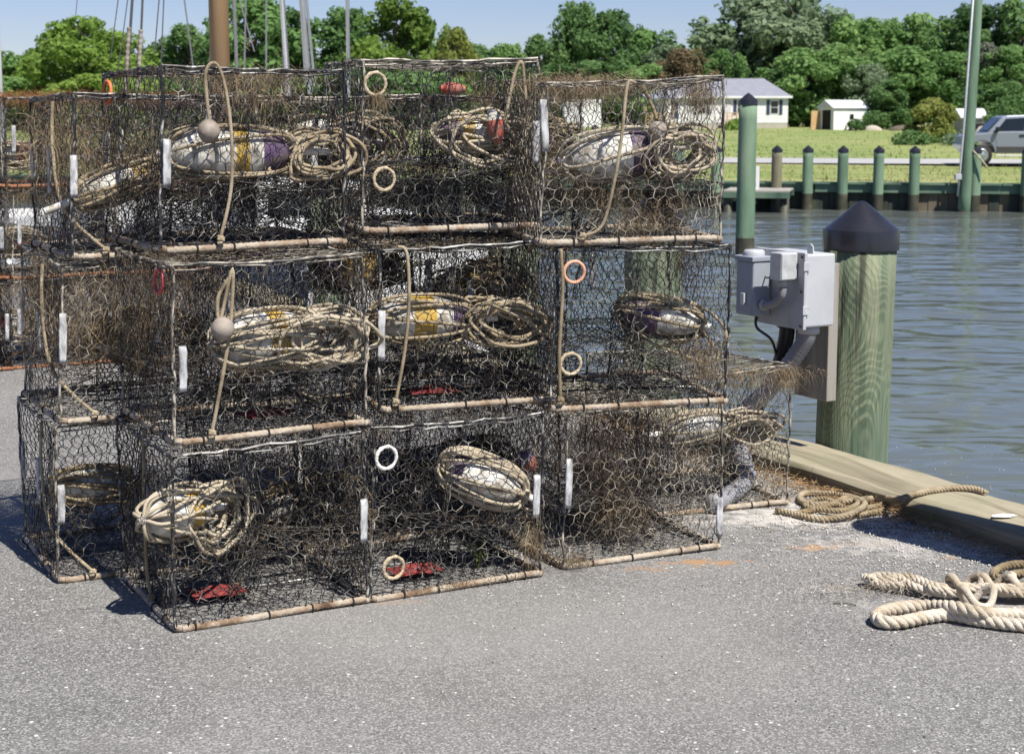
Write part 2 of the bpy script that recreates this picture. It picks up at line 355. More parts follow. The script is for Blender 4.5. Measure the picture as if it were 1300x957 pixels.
for (px, py, rx, ry, a) in ((1032,695,.10,.045,.7), (893,714,.16,.05,.75), (1100,690,.16,.05,.35), (1205,708,.05,.03,.4), (820,722,.12,.04,.35), (500,765,.10,.04,.3), (1120,560,.05,.05,.2)):
    base = stain(base, on_z(px, py), rx, ry, (.36,.19,.07) if px != 1100 else (.25,.17,.11), a)
for (px, py, rx, ry, a) in ((1060,650,.55,.22,.8), (1000,660,.4,.12,.6), (1280,770,.5,.12,.35), (1180,690,.5,.2,.5)):
    base = stain(base, on_z(px, py), rx, ry, (.50,.47,.43), a)                     # crushed shell dust
vc = t.nodes.new('ShaderNodeTexVoronoi'); vc.feature = 'DISTANCE_TO_EDGE'; vc.inputs['Scale'].default_value = .55
wv = t.nodes.new('ShaderNodeVectorMath'); wv.operation = 'MULTIPLY_ADD'; nzc = t.nodes.new('ShaderNodeTexNoise'); nzc.inputs['Scale'].default_value = 3.0; nzc.inputs['Detail'].default_value = 6; t.links.new(tc.outputs['Object'], nzc.inputs['Vector'])
t.links.new(nzc.outputs['Color'], wv.inputs[0]); wv.inputs[1].default_value = (.5, .5, .5); t.links.new(tc.outputs['Object'], wv.inputs[2]); t.links.new(wv.outputs[0], vc.inputs['Vector'])
mk = t.nodes.new('ShaderNodeMath'); mk.operation = 'MULTIPLY'; t.links.new(ramp(vc.outputs['Distance'], .0022, .0006), mk.inputs[0]); t.links.new(ramp(noise(.8, 2, (5, 1, 0)), .50, .62, 0, .75), mk.inputs[1])
base = mixin(base, mk.outputs[0], (.05,.048,.045))
base = mixin(base, ramp(noise(2.3, 5, (9, 4, 0)), .60, .74, 0, .35), (.085,.082,.08))
base = mixin(base, ramp(noise(.45, 3, (2, 8, 0)), .48, .66, 0, .4), (.25,.24,.225))
t.links.new(base, pb.inputs['Base Color'])
bp = t.nodes.new('ShaderNodeBump'); bp.inputs['Strength'].default_value = .45; bp.inputs['Distance'].default_value = .0025
t.links.new(vo.outputs['Distance'], bp.inputs['Height']); t.links.new(bp.outputs[0], pb.inputs['Normal'])
sheet('wharf_pavement', [uv(-45, -25), uv(2.9, -25), uv(2.9, 30), uv(-45, 30)], am)
mb = MB(); mb.box((2.76, -25, -2.2), (2.98, 30, -.012))
o = mb.build('wharf_wall', M['concrete']); o.matrix_world = Matrix.Translation(P0) @ Matrix.Rotation(ANG, 4, 'Z'); struct(o)

# water
wm = bpy.data.materials.new('harbour_water'); wm.use_nodes = True; t = wm.node_tree; pb = t.nodes['Principled BSDF']
tc = t.nodes.new('ShaderNodeTexCoord')
n0 = noise(.09, 2); rp = t.nodes.new('ShaderNodeValToRGB'); rp.color_ramp.elements[0].position = .35; rp.color_ramp.elements[1].position = .65
rp.color_ramp.elements[0].color = (.092,.106,.100, 1); rp.color_ramp.elements[1].color = (.106,.118,.102, 1)
t.links.new(n0, rp.inputs[0]); t.links.new(rp.outputs[0], pb.inputs['Base Color'])
pb.inputs['Roughness'].default_value = .12; pb.inputs['IOR'].default_value = 1.33
def wave(sx, sy, scale, rot, detail):
    mp = t.nodes.new('ShaderNodeMapping'); mp.inputs['Scale'].default_value = (sx, sy, 1); mp.inputs['Rotation'].default_value = (0, 0, rot)
    t.links.new(tc.outputs['Object'], mp.inputs[0]); n = t.nodes.new('ShaderNodeTexNoise'); n.inputs['Scale'].default_value = scale; n.inputs['Detail'].default_value = detail
    n.inputs['Distortion'].default_value = .6; t.links.new(mp.outputs[0], n.inputs['Vector']); return n.outputs['Fac']
w1 = wave(.5, 1, 2.2, .10, 1.5); w2 = wave(.6, 1, .6, -.2, 1)
a1 = t.nodes.new('ShaderNodeMath'); a1.operation = 'MULTIPLY_ADD'; a1.inputs[1].default_value = 2.2; t.links.new(w2, a1.inputs[0]); t.links.new(w1, a1.inputs[2])
bp = t.nodes.new('ShaderNodeBump'); bp.inputs['Strength'].default_value = .6; bp.inputs['Distance'].default_value = .12
t.links.new(a1.outputs[0], bp.inputs['Height']); t.links.new(bp.outputs[0], pb.inputs['Normal'])
sheet('water', [(-400, -60, WATER), (400, -60, WATER), (400, 70, WATER), (-400, 70, WATER)], wm)

# far land: one sheet from the bulkhead to the horizon
BK0 = Vector((6.0, 41.9, 0)); BD = Vector((1, -.24, 0)).normalized()
def bank(x, off=0.0): return Vector((x, BK0.y + (x - BK0.x) * BD.y / BD.x + off, 0))
def land_z(d):                                     # d: metres behind the bulkhead
    pts = [(-5, -.20), (0, -.20), (12, -.27), (30, -.30), (44, -.22), (108, .48), (150, .6), (5000, .6)]
    for (a, za), (b, zb) in zip(pts, pts[1:]):
        if d <= b: return za + (zb - za) * (d - a) / (b - a)
    return .6
gm = pmat('far_grass', [(.11,.17,.035), (.17,.225,.055), (.23,.255,.08), (.32,.29,.14)],   .16, .95, .3, 3, rand=False, stretch=(.6, 1.2, 1), detail=9, bdist=.05, lo=.33, hi=.68)
overlay(gm, (.32,.28,.14), .35, .50, .66, stretch=(.2, 1, 1), fac=.5)
overlay(gm, (.07,.12,.02), 1.8, .55, .7, stretch=(.5, 1, 1), fac=.7)
xs = [-600, -300, -150, -80, -40, -20, -10, 0, 8, 16, 24, 36, 60, 120, 300, 600]
ds = [0.22, 6, 12, 20, 30, 44, 60, 80, 108, 150, 300, 900, 3500]
vs = []; fs = []
for d in ds:
    for x in xs:
        b = bank(max(-80, min(60, x)), d if d < 200 else d); b.x = x; b.z = land_z(d) + .05 * math.sin(x * .7 + d) * (d > 15) * (d < 60) ; vs.append(b)
n = len(xs)
for j in range(len(ds) - 1):
    for i in range(n - 1): fs.append((j*n+i, j*n+i+1, (j+1)*n+i+1, (j+1)*n+i))
mb = MB(); mb.add(vs, fs); struct(mb.build('far_ground', gm))
rm = pmat('gravel_road', [(.30,.30,.30), (.40,.395,.385)], 1.2, .95, rand=False)
vs = []; fs = []
for i, x in enumerate(range(-80, 64, 4)):
    for d in (19.5, 22, 25, 28):
        b = bank(x, d); b.z = land_z(d) + .06; vs.append(b)
k = len(vs) // 4
for i in range(k - 1):
    for j in range(3): fs.append((i*4+j, i*4+4+j, i*4+5+j, i*4+1+j))
mb = MB(); mb.add(vs, fs); struct(mb.build('road', rm))

# ------------------------------------------------------------------ wharf edge timbers
R = random.Random(4)
def timber(v0, v1, label, du=0.0):
    """cap timber along the wharf edge: checked, slightly waney baulk"""
    u0, u1, z0, z1 = 2.775 + du, 3.085 + du, -.01, .078
    N = int((v1 - v0) / .08); vs = []; prof = [(u0, z0), (u0 - .004, z1 - .02), (u0 + .012, z1 - .004), (u0 + .09, z1), (u0 + .2, z1 + .003), (u1 - .012, z1 - .002), (u1, z1 - .02), (u1, z0)]
    L = len(prof); mb = MB(); ph = R.random() * 9
    for i in range(N + 1):
        v = v0 + (v1 - v0) * i / N - v0
        for j, (a, b) in enumerate(prof):
            w = .006 * math.sin(v * 2.3 + ph + j) + .003 * math.sin(v * 11 + j * 2.1) + R.uniform(-.0015, .0015)
            vs.append((a - u0 + (w if j < 3 or j > 4 else 0), v, b + w * .6))
    fs = []
    for i in range(N):
        for j in range(L):
            k = (j + 1) % L; fs.append((i*L+j, i*L+k, (i+1)*L+k, (i+1)*L+j))
    fs += [tuple(range(L)), tuple(N*L + j for j in range(L - 1, -1, -1))]
    mb.add(vs, fs); o = mb.build('timber_beam', M['timber'])
    o.location = uv(u0, v0, 0); o.rotation_euler = (0, 0, ANG)
    return tag(o, label, 'timber', 'timbers along the wharf edge')
JV = to_uv(on_z(1150, 630, .078))[1]
timber(-.76, JV - .006, 'weathered wharf edge timber with a mooring rope draped across its end', -.015)
timber(JV + .006, 4.3, 'long weathered wharf edge timber running past the piling with grey electrical boxes', .015)
timber(4.31, 8.6, 'weathered wharf edge timber beside the moored white workboat')
timber(8.61, 14.0, 'weathered wharf edge timber beside the wooden masted boat')

# ------------------------------------------------------------------ mooring pilings with conical caps
def piling(name, p, z0, z1, r, label, group, wet=None, mat='pile', cap=True, n=28, lean=(0, 0)):
    root = empty(name, (p.x, p.y, z0)); mb = MB(); H = z1 - z0; rr = random.Random(int(p.x * 1000))
    ph = rr.random() * 6
    prof = []; zs = [wet - z0 if wet else 0] + [H * i / 10 for i in range(1, 11) if not wet or H * i / 10 > wet - z0 + .05]
    nseg = len(zs)
    def ring(z, s=1.0):
        q = []
        for k in range(n):
            w = 2 * math.pi * k / n; rad = r * s * (1 + .05 * (1 - z / H) + .012 * math.sin(3 * w + ph) + .008 * math.sin(7 * w + z * 3))
            q.append(Vector((rad * math.cos(w) + lean[0] * z, rad * math.sin(w) + lean[1] * z, z)))
        return q
    vs = []; fs = []
    for z in zs: vs += ring(z)
    for i in range(nseg - 1):
        for k in range(n): l = (k + 1) % n; fs.append((i*n+k, i*n+l, (i+1)*n+l, (i+1)*n+k))
    fs.append(tuple((nseg - 1) * n + k for k in range(n))); mb.add(vs, fs); mb.build('shaft', M[mat], root, True)
    if wet:
        mb = MB(); vs = ring(0) + ring((wet - z0) * .5) + ring(wet - z0); mb.add(vs, [(i*n+k, i*n+(k+1) % n, (i+1)*n+(k+1) % n, (i+1)*n+k) for i in range(2) for k in range(n)])
        mb.build('wet_band', M['pile_wet'], root, True)
    if cap:
        mb = MB(); c = r * 1.035; k = r / .15
        mb.lathe([(c * .985, H - .085 * k), (c * 1.02, H - .083 * k), (c * 1.02, H - .006 * k), (c * 1.005, H + .001 * k), (c * .96, H + .006 * k), (c * .52, H + .062 * k), (c * .16, H + .108 * k), (c * .08, H + .116 * k), (0, H + .119 * k)], 40, c=(lean[0] * H, lean[1] * H, 0))
        cp = mb.build('cap', M['cap'], root, True)
        md = cp.modifiers.new('edge', 'EDGE_SPLIT'); md.split_angle = math.radians(24)
        if r > .12 and z0 > -1.0:
            for w in (3.6, 4.3, 5.0, 5.6):
                b = MB(); b.lathe([(0, .006), (.006, .004), (.007, 0)], 8); ob = b.build('cap_nail', M['bolt'], cp, True)
                ob.location = (c * 1.025 * math.cos(w), c * 1.025 * math.sin(w), H - .04 * k); ob.rotation_euler = (0, math.pi / 2, w)
    return tag(root, label, 'piling', group)
PU, PV = 3.245, .94
WG = 'capped mooring pilings along the wharf edge'
main_pile = piling('mooring_piling', uv(PU, PV), -1.6, 1.0, .153, 'green timber piling with black conical cap carrying the electrical boxes', WG, lean=(.012, 0))
piling('mooring_piling', uv(PU, PV + 1.56), -1.6, .97, .148, 'capped green piling behind the crab pots, next after the electrical box piling', WG)
piling('mooring_piling', uv(PU, PV + 3.1), -1.6, .97, .148, 'capped green piling behind the crab pots, second after the electrical box piling', WG)
piling('mooring_piling', uv(PU, PV + 6.2), -1.6, .97, .148, 'capped green piling beside the white workboat', WG)
piling('mooring_piling', uv(2.78, -.94), 0.0, 1.40, .135, 'short capped post added out of view at the end of the edge timber, casting a shadow on the pavement', WG)  # unseen post, added only to throw the shadow beside the edge timber
fp = on_z(945, 326, WATER)
piling('water_piling', fp, WATER - .5, 2.0 - .23, .155, 'tall capped green piling standing alone in open water', None, wet=WATER + .33, mat='pile_far', lean=(.004, 0))

# ------------------------------------------------------------------ electrical boxes on a board
EB = empty('electrical_enclosure', uv(PU - .245, PV - .02, .415), ANG)   # local x = U, y = V; board faces -x
mb = MB(); mb.box((.0, -.13, -.12), (.05, .09, .46)); mb.build('backing_board', M['board'], EB, bevel=.004)
def ebox(name, lo, hi, mat, parent=EB, bev=.008): mb = MB(); mb.box(lo, hi); return mb.build(name, M[mat], parent, bevel=bev)
bb = ebox('main_box', (-.158, -.165, .205), (-.002, .150, .505), 'box')
ebox('lid_lip', (-.166, -.172, .196), (-.150, .157, .514), 'box', bb, .004)
for (y, z) in ((-.155, .213), (.140, .213), (-.155, .497), (.140, .497), (-.155, .355)):
    b = MB(); b.lathe([(0, .005), (.006, .004), (.007, 0)], 8); s_ = b.build('screw', M['bolt'], bb, True); s_.location = (-.1665, y, z); s_.rotation_euler = (0, -math.pi / 2, 0)
mb = MB(); mb.prism([(-.1, -.14, .505), (-.1, -.10, .505), (-.1, -.104, .535), (-.1, -.12, .545), (-.1, -.136, .535)], (.006, 0, 0)); mb.build('mounting_ear', M['box'], bb)
lb = ebox('meter_box', (-.262, .045, .235), (-.167, .165, .465), 'box_b')
ebox('box_hood', (-.270, .040, .463), (-.166, .170, .485), 'box_b', lb, .004)
mb = MB(); mb.lathe([(.045, 0), (.045, .016), (.038, .024), (0, .026)], 20); q = mb.build('hub_cap', M['box'], lb, True); q.location = (-.215, .105, .485)
sb = ebox('switch_box', (-.250, -.125, .400), (-.167, -.050, .512), 'box_metal', bev=.004)
ebox('switch_cover', (-.247, -.1285, .404), (-.17, -.1245, .508), 'box_metal', sb, .001)
mb = MB(); mb.tube([(-.21, -.09, .402), (-.21, -.09, .372)], .021, 12); mb.build('conduit_fitting', M['box'], sb, True)
mb = MB(); pth = smooth_path([(-.21, -.09, .375), (-.212, -.085, .335), (-.215, -.05, .30), (-.215, 0.0, .285), (-.215, .046, .283)], 8)
mb.tube(pth, [.0155 + .0015 * (i % 2) for i in range(len(pth))], 10); mb.build('elbow_conduit', M['conduit'], sb, True)
mb = MB(); mb.tube([(-.215, .018, .283), (-.215, .043, .283)], .024, 12); mb.build('conduit_fitting', M['box'], lb, True)
def local(p): return EB.matrix_world.inverted() @ p
EB.matrix_world = Matrix.Translation(EB.location) @ Matrix.Rotation(ANG, 4, 'Z')
gp = local(on_z(948, 606, .045)); gp2 = local(on_z(905, 640, .04))
mb = MB(); pth = smooth_path([(-.08, -.10, .215), (-.085, -.10, .165), (-.10, -.06, .09), (-.15, .06, -.08), (-.22, .22, -.26), gp, gp2], 14)
mb.tube(pth, [.034 + .004 * (i % 2) for i in range(len(pth))], 14); mb.build('flexible_conduit', M['conduit'], EB, True)
mb = MB(); mb.tube([(-.08, -.10, .206), (-.08, -.10, .172)], .045, 16); mb.build('conduit_fitting', M['box'], EB, True)
gq = local(on_z(935, 590, .03))
mb = MB(); pth = smooth_path([(-.08, .045, .215), (-.082, .05, .12), (-.10, .10, -.05), (-.16, .2, -.25), gq], 10); mb.tube(pth, .033, 14); mb.build('black_conduit', M['black_hose'], EB, True)
mb = MB(); mb.tube([(-.08, .045, .206), (-.08, .045, .180)], .043, 16); mb.build('conduit_fitting', M['black_hose'], EB, True)
mb = MB(); mb.tube(smooth_path([(-.20, .10, .236), (-.2, .095, .18), (-.15, .06, .13), (-.11, .07, .05)], 6), .006, 6); mb.build('cable', M['black_hose'], EB, True)
mb = MB(); mb.tube(smooth_path([(-.21, -.04, .43), (-.215, .0, .40), (-.2, .045, .40)], 5), .0035, 6); mb.build('cable', M['black_hose'], EB, True)
for z in (.26, .44):
    ebox('hinge', (-.172, -.176, z), (-.14, -.170, z + .035), 'box_metal', bb, .001)
ebox('latch', (-.275, .09, .28), (-.262, .115, .33), 'box_metal', lb, .002)
tag(EB, 'grey electrical boxes and conduits on a weathered board fixed to the capped piling', 'electrical box')

# ------------------------------------------------------------------ crab pots: wire, rebar, floats, weed
PW, PD, PH = .60, .60, .525
def prisms(E, r):
    """E: (n,2,3) segments -> three-sided wires"""
    E = np.asarray(E, dtype=np.float64); r = np.broadcast_to(np.asarray(r, dtype=np.float64), (len(E),))
    d = E[:, 1] - E[:, 0]; L = np.linalg.norm(d, axis=1, keepdims=True); d = d / np.maximum(L, 1e-9)
    E = np.stack([E[:, 0] - d * r[:, None] * .5, E[:, 1] + d * r[:, None] * .5], 1)
    ref = np.where(np.abs(d[:, 2:3]) < .8, np.array([[0, 0, 1.0]]), np.array([[1.0, 0, 0]]))
    a = np.cross(d, ref); a /= np.linalg.norm(a, axis=1, keepdims=True); b = np.cross(d, a)
    V_ = []
    for end in (0, 1):
        for k in range(3):
            w = 2 * math.pi * k / 3; V_.append(E[:, end] + (a * math.cos(w) + b * math.sin(w)) * r[:, None])
    V_ = np.stack(V_, 1).reshape(-1, 3); o = np.arange(len(E))[:, None] * 6
    Q = np.concatenate([o + np.array([[k, (k + 1) % 3, 3 + (k + 1) % 3, 3 + k]]) for k in range(3)], 0)
    return V_, Q
def hexgrid(W, H, mapf, rng, a=.041, p=.0345, q=.0075, r=.00125, jit=.0040, drop=.0, wrap=False):
    """chicken wire over [0,W]x[0,H] carried onto a surface by mapf(s,t)->xyz"""
    nc = max(2, int(round(W / (a / 2)))); nc += nc % 2; nr = max(2, int(round(H / p)))
    s = np.linspace(0, W, nc + 1); P = np.zeros((nr + 1, nc + 1, 2))
    for j in range(nr + 1):
        for i in range(nc + 1):
            y = H * j / nr + (q if (i + j) % 2 == 0 else -q)
            P[j, i] = (s[i], min(H, max(0, y)))
    J = rng.normal(0, jit, P.shape); J[:, 0] = 0; J[:, -1] = 0; P = P + J; P[..., 1] = np.clip(P[..., 1], 0, H); P[..., 0] = np.clip(P[..., 0], 0, W)
    if wrap: P[:, -1] = P[:, 0] + np.array([W, 0])
    X = mapf(P[..., 0], P[..., 1])
    seg = []; rad = []
    for j in range(nr + 1):
        for i in range(nc):
            if j in (0, nr) and False: continue
            seg.append((X[j, i], X[j, i + 1])); rad.append(r)
    for j in range(nr):
        for i in range(nc + 1):
            if (i + j) % 2 == 0: seg.append((X[j, i], X[j + 1, i])); rad.append(r * 1.4)
    seg = np.array(seg); rad = np.array(rad)
    if drop:
        k = rng.random(len(seg)) > drop; seg = seg[k]; rad = rad[k]
    return seg, rad
def wob(rng, amp):
    k = rng.uniform(3, 11, (4, 2)); ph = rng.uniform(0, 6.3, 4); am = rng.uniform(.4, 1, 4) * amp / 2
    return lambda s, t: sum(am[i] * np.sin(k[i, 0] * s + k[i, 1] * t + ph[i]) for i in range(4))
def ribbons(rng, roots, dirs, L, w, nseg=3, sag=.6, curl=.35):
    """dried weed: bent ribbons from roots"""
    n = len(roots); P = [roots]; d = dirs / np.linalg.norm(dirs, axis=1, keepdims=True); L = np.broadcast_to(L, (n,))
    for k in range(nseg):
        d = d + rng.normal(0, curl, (n, 3)) + np.array([0, 0, -sag]) ; d /= np.linalg.norm(d, axis=1, keepdims=True)
        P.append(P[-1] + d * (L / nseg)[:, None])
    side = rng.normal(0, 1, (n, 3)); side /= np.linalg.norm(side, axis=1, keepdims=True); W = np.broadcast_to(w, (n,))[:, None]
    vs = []
    for k, p in enumerate(P):
        f = 1 - .75 * k / nseg; vs += [p - side * W * f, p + side * W * f]
    V_ = np.stack(vs, 1).reshape(-1, 3); o = np.arange(n)[:, None] * (2 * (nseg + 1))
    Q = np.concatenate([o + np.array([[2*k, 2*k+1, 2*k+3, 2*k+2]]) for k in range(nseg)], 0)
    return V_, Q

# --- shared small parts
def rebar_mesh(L, name, mat):
    """ridged bar along x, slightly bent"""
    n = 10; N = int(L / .006); vs = []
    for i in range(N + 1):
        x = L * i / N - L / 2; e = min(1, (L / 2 - abs(x)) / .02)
        for k in range(n):
            w = 2 * math.pi * k / n; rr = .0105 * (1 + .13 * math.sin(2 * math.pi * x / .017 + w)) 
            vs.append((x, rr * math.cos(w), rr * math.sin(w) + .003 * math.sin(x * 7)))
    fs = [(i*n+k, i*n+(k+1) % n, (i+1)*n+(k+1) % n, (i+1)*n+k) for i in range(N) for k in range(n)]
    fs += [tuple(range(n)), tuple(N*n + k for k in range(n - 1, -1, -1))]
    mb = MB(); mb.add(vs, fs); return mb.mesh(name, mat, True)
RB = {('t', 'x'): rebar_mesh(PW - .03, 'rebar', M['rebar']), ('r', 'x'): rebar_mesh(PW - .03, 'rebar_red', M['rebar_red'])}
def tie_mesh():
    mb = MB(); mb.tube([(0, .0135 * math.cos(w), .0135 * math.sin(w)) for w in [2 * math.pi * k / 10 for k in range(10)]], .0026, 5, closed=True); return mb.mesh('tie', M['tie'])
TIE = tie_mesh()
def corner_mesh(mat):
    mb = MB(); mb.tube([(.015 * (1 - math.cos(a)) - .0, .015 * (1 - math.sin(a)), 0) for a in [math.pi / 2 * k / 5 for k in range(6)]], .0105, 8); return mb.mesh('rebar_corner', mat, True)
CORN = {'t': corner_mesh(M['rebar']), 'r': corner_mesh(M['rebar_red'])}
def zinc_mesh(seed):
    r = random.Random(seed); n = 10; N = 9; vs = []; L = .145 * r.uniform(.85, 1.12)
    for i in range(N + 1):
        z = L * i / N; e = .94 if i in (0, N) else 1
        for k in range(n):
            w = 2 * math.pi * k / n; s = .82 * e * (1 + r.uniform(-.13, .13)); c = math.cos(w); d = math.sin(w)
            vs.append((.0140 * s * abs(c) ** .4 * (1 if c > 0 else -1), .0062 * s * abs(d) ** .4 * (1 if d > 0 else -1), z + .002 * math.sin(w)))
    fs = [(i*n+k, i*n+(k+1) % n, (i+1)*n+(k+1) % n, (i+1)*n+k) for i in range(N) for k in range(n)]
    fs += [tuple(range(n - 1, -1, -1)), tuple(N*n + k for k in range(n))]
    mb = MB(); mb.add(vs, fs); return mb.mesh('zinc_bar', M['zinc'], True)
ZN = [zinc_mesh(i) for i in range(4)]
def ring_mesh(mat, rough):
    r = random.Random(3); mb = MB(); N = 26
    pts = [(.034 * math.cos(2 * math.pi * k / N), 0, .034 * math.sin(2 * math.pi * k / N)) for k in range(N)]
    mb.tube(pts, [.0058 * (1 + r.uniform(-rough, rough)) for k in range(N)], 8, closed=True); return mb.mesh('cull_ring', mat, True)
RING = {k: ring_mesh(M['ring_' + k], .05 if k in ('orange', 'pink', 'red') else .3) for k in ('orange', 'pink', 'tan', 'white', 'red')}

# --- pot variants: shared meshes for the wire panels
WARP = [0, 0, 0, 0, 0]
def warp(v):
    """each variant leans and racks a little, base kept square"""
    v = np.array(v, dtype=np.float64); z = v[:, 2]; x = v[:, 0].copy(); y = v[:, 1].copy()
    v[:, 0] += WARP[0] * z + WARP[1] * z * y + .006 * np.sin(7 * z + 5 * y); v[:, 1] += WARP[2] * z + WARP[3] * z * x + .006 * np.sin(6 * z + 6 * x + 1); v[:, 2] += WARP[4] * x * y * z * 4 + .006 * np.sin(7 * x + 5 * y) * z
    return v
def seg_mesh(name, seg, rad, mat):
    v, q = prisms(warp(seg.reshape(-1, 3)).reshape(-1, 2, 3), rad); return np_mesh(name, v, q, mat)
def make_variant(seed, wire, fouled):
    rng = np.random.default_rng(seed); hx, hy = PW / 2, PD / 2; out = {}; WARP[:] = list(rng.uniform(-.03, .03, 4)) + [rng.uniform(-.08, .08)]
    mid = lambda s, w: np.sin(np.pi * np.clip(s / w, 0, 1))
    def side(ax, sg, W):
        wb = wob(rng, .024); lean = rng.uniform(-.012, .012)
        def f(s, t):
            off = wb(s, t) * mid(s, W) * (.35 + mid(t, PH)) + rng.uniform(-.006, .004)
            inn = .010 * t / PH
            a = (s - W / 2) * (1 - .02 * t / PH) + lean * t / PH; z = .012 + t * (PH - .012) / PH
            n = sg * (hx if ax == 0 else hy) - sg * inn + sg * off
            return np.stack([n, a, z] if ax == 0 else [a, n, z], -1)
        return f
    for nm, ax, sg, W in (('front_panel', 1, -1, PW), ('back_panel', 1, 1, PW), ('side_panel', 0, -1, PD), ('side_panel.001', 0, 1, PD)):
        s, r = hexgrid(W, PH, side(ax, sg, W), rng, drop=.012)
        out[nm] = seg_mesh(nm.split('.')[0], s, r, wire)
    wt = wob(rng, .02)
    def top(s, t): return np.stack([(s - hx) * .98, (t - hy) * .98, PH - .004 - .010 * mid(s, PW) * mid(t, PD) + wt(s, t) * .5 * mid(s, PW) * mid(t, PD)], -1)
    s, r = hexgrid(PW, PD, top, rng); out['top_panel'] = seg_mesh('top_panel', s, r, fouled)
    def bot(s, t): return np.stack([s - hx, t - hy, .013 + .004 * np.sin(9 * s + 5 * t)], -1)
    s, r = hexgrid(PW, PD, bot, rng); out['floor_panel'] = seg_mesh('floor_panel', s, r, wire)
    wp = wob(rng, .03)
    def part(s, t): return np.stack([s - hx, t - hy, .185 + .035 * np.abs(np.sin(2 * np.pi * t / PD)) + wp(s, t)], -1)
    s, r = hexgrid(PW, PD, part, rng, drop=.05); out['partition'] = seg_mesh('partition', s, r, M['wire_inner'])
    segs = []; rads = []                                   # upright inner walls of the upper chamber
    for k in range(2):
        wv_ = wob(rng, .05); o_ = rng.uniform(-.16, .16)
        def wall(s, t, k=k, wv_=wv_, o_=o_):
            n = o_ + wv_(s, t); a = (s - hx) * .96; z = .20 + t * (PH - .22) / .32
            return np.stack([a, n, z] if k == 0 else [n, a, z], -1)
        s, r = hexgrid(PW, .32, wall, rng, a=.034, p=.029, drop=.08); segs.append(s); rads.append(r * .9)
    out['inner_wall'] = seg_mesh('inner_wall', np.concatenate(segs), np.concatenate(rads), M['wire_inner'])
    segs = []; rads = []                                   # entrance funnels
    for k, (ax, sg) in enumerate(((0, -1), (0, 1), (1, 1), (1, -1))):
        cx = rng.uniform(-.08, .08); cz = .105; Wf = .62; Hf = .17; tw = rng.uniform(-.03, .03)
        def fun(s, t, ax=ax, sg=sg, cx=cx):
            w = 2 * np.pi * s / Wf; f = t / Hf; a = .125 * (1 - f) + .055 * f; b = .085 * (1 - f) + .035 * f
            x = cx + tw * f + a * np.cos(w); z = cz + .02 * f + b * np.sin(w); n = sg * ((hx if ax == 0 else hy) - .012 - t)
            return np.stack([n, x, z] if ax == 0 else [x, n, z], -1)
        s, r = hexgrid(Wf, Hf, fun, rng, wrap=True, a=.038, p=.03); segs.append(s); rads.append(r)
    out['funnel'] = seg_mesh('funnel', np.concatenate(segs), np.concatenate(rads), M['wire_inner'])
    bx, by = rng.uniform(-.06, .06, 2)
    def well(s, t): w = 2 * np.pi * s / .36; return np.stack([bx + .058 * np.cos(w), by + .058 * np.sin(w), .016 + t], -1)
    s, r = hexgrid(.36, .27, well, rng, wrap=True, a=.018, p=.016, q=.003, r=.0013, jit=.001); out['bait_well'] = seg_mesh('bait_well', s, r, M['wire_inner'])
    # seams: doubled wire at corners, rims and half height
    mb = MB(); rr = random.Random(seed)
    def seam(a, b, r=.0036, k=14, amp=.004):
        a = Vector(a); b = Vector(b)
        mb.tube([a.lerp(b, i / k) + Vector((rr.uniform(-amp, amp), rr.uniform(-amp, amp), rr.uniform(-amp, amp) * .6)) for i in range(k + 1)], [r * rr.uniform(.75, 1.35) for i in range(k + 1)], 5)
    i_ = .010
    C = [(-hx, -hy), (hx, -hy), (hx, hy), (-hx, hy)]
    for (x, y) in C:
        seam((x, y, .01), (x * .967, y * .967, PH), .0042); 
    for j in range(4):
        a, b = C[j], C[(j + 1) % 4]
        seam((a[0] * .967, a[1] * .967, PH), (b[0] * .967, b[1] * .967, PH), .0036, amp=.006)
        seam((a[0] * .967, a[1] * .967, PH - .012), (b[0] * .967, b[1] * .967, PH - .012), .0025, amp=.007)
    for j in (1, 3):
        a, b = C[j], C[(j + 1) % 4]; seam((a[0], a[1], .19), (b[0], b[1], .2), .0026)
    seam((-hx, .02, .012), (hx, -.02, .012), .004); seam((.0, -hy, .19), (.02, hy, .19), .0035)
    mb.v = [tuple(p) for p in warp(mb.v)]; out['seam'] = mb.mesh('seam', fouled)
    # weed clinging everywhere
    n = 3600; face = rng.integers(0, 6, n); p = np.stack([rng.uniform(-hx, hx, n), rng.uniform(-hy, hy, n), rng.uniform(.02, PH, n)], -1)
    cl = rng.uniform(-1, 1, (9, 3)) * np.array([hx, hy, PH / 2]) + np.array([0, 0, PH / 2])
    k = rng.integers(0, 9, n); m = rng.random(n) < .6; p[m] = cl[k[m]] + rng.normal(0, .06, (m.sum(), 3))
    p[face == 0, 0] = -hx; p[face == 1, 0] = hx; p[face == 2, 1] = hy; p[face == 3, 2] = PH; p[face == 4, 2] = .2
    sel = face == 5; p[sel, 1] = -hy
    keep = ~(sel & (rng.random(n) < .45)); p = p[keep]
    p = np.clip(p, [-hx, -hy, .02], [hx, hy, PH]); n = len(p)
    v, q = ribbons(rng, p, rng.normal(0, 1, (n, 3)), rng.uniform(.012, .055, n), rng.uniform(.0004, .0011, n), curl=.7)
    v[:, 2] = np.maximum(v[:, 2], .012)
    out['weed'] = np_mesh('dried_weed', v, q, M['weed'] if seed % 2 else M['weed_dark'])
    return out
VAR = [make_variant(11, M['wire'], M['wire']), make_variant(12, M['wire'], M['wire_fouled']), make_variant(13, M['wire_fouled'], M['wire_fouled']), make_variant(14, M['wire'], M['wire'])]

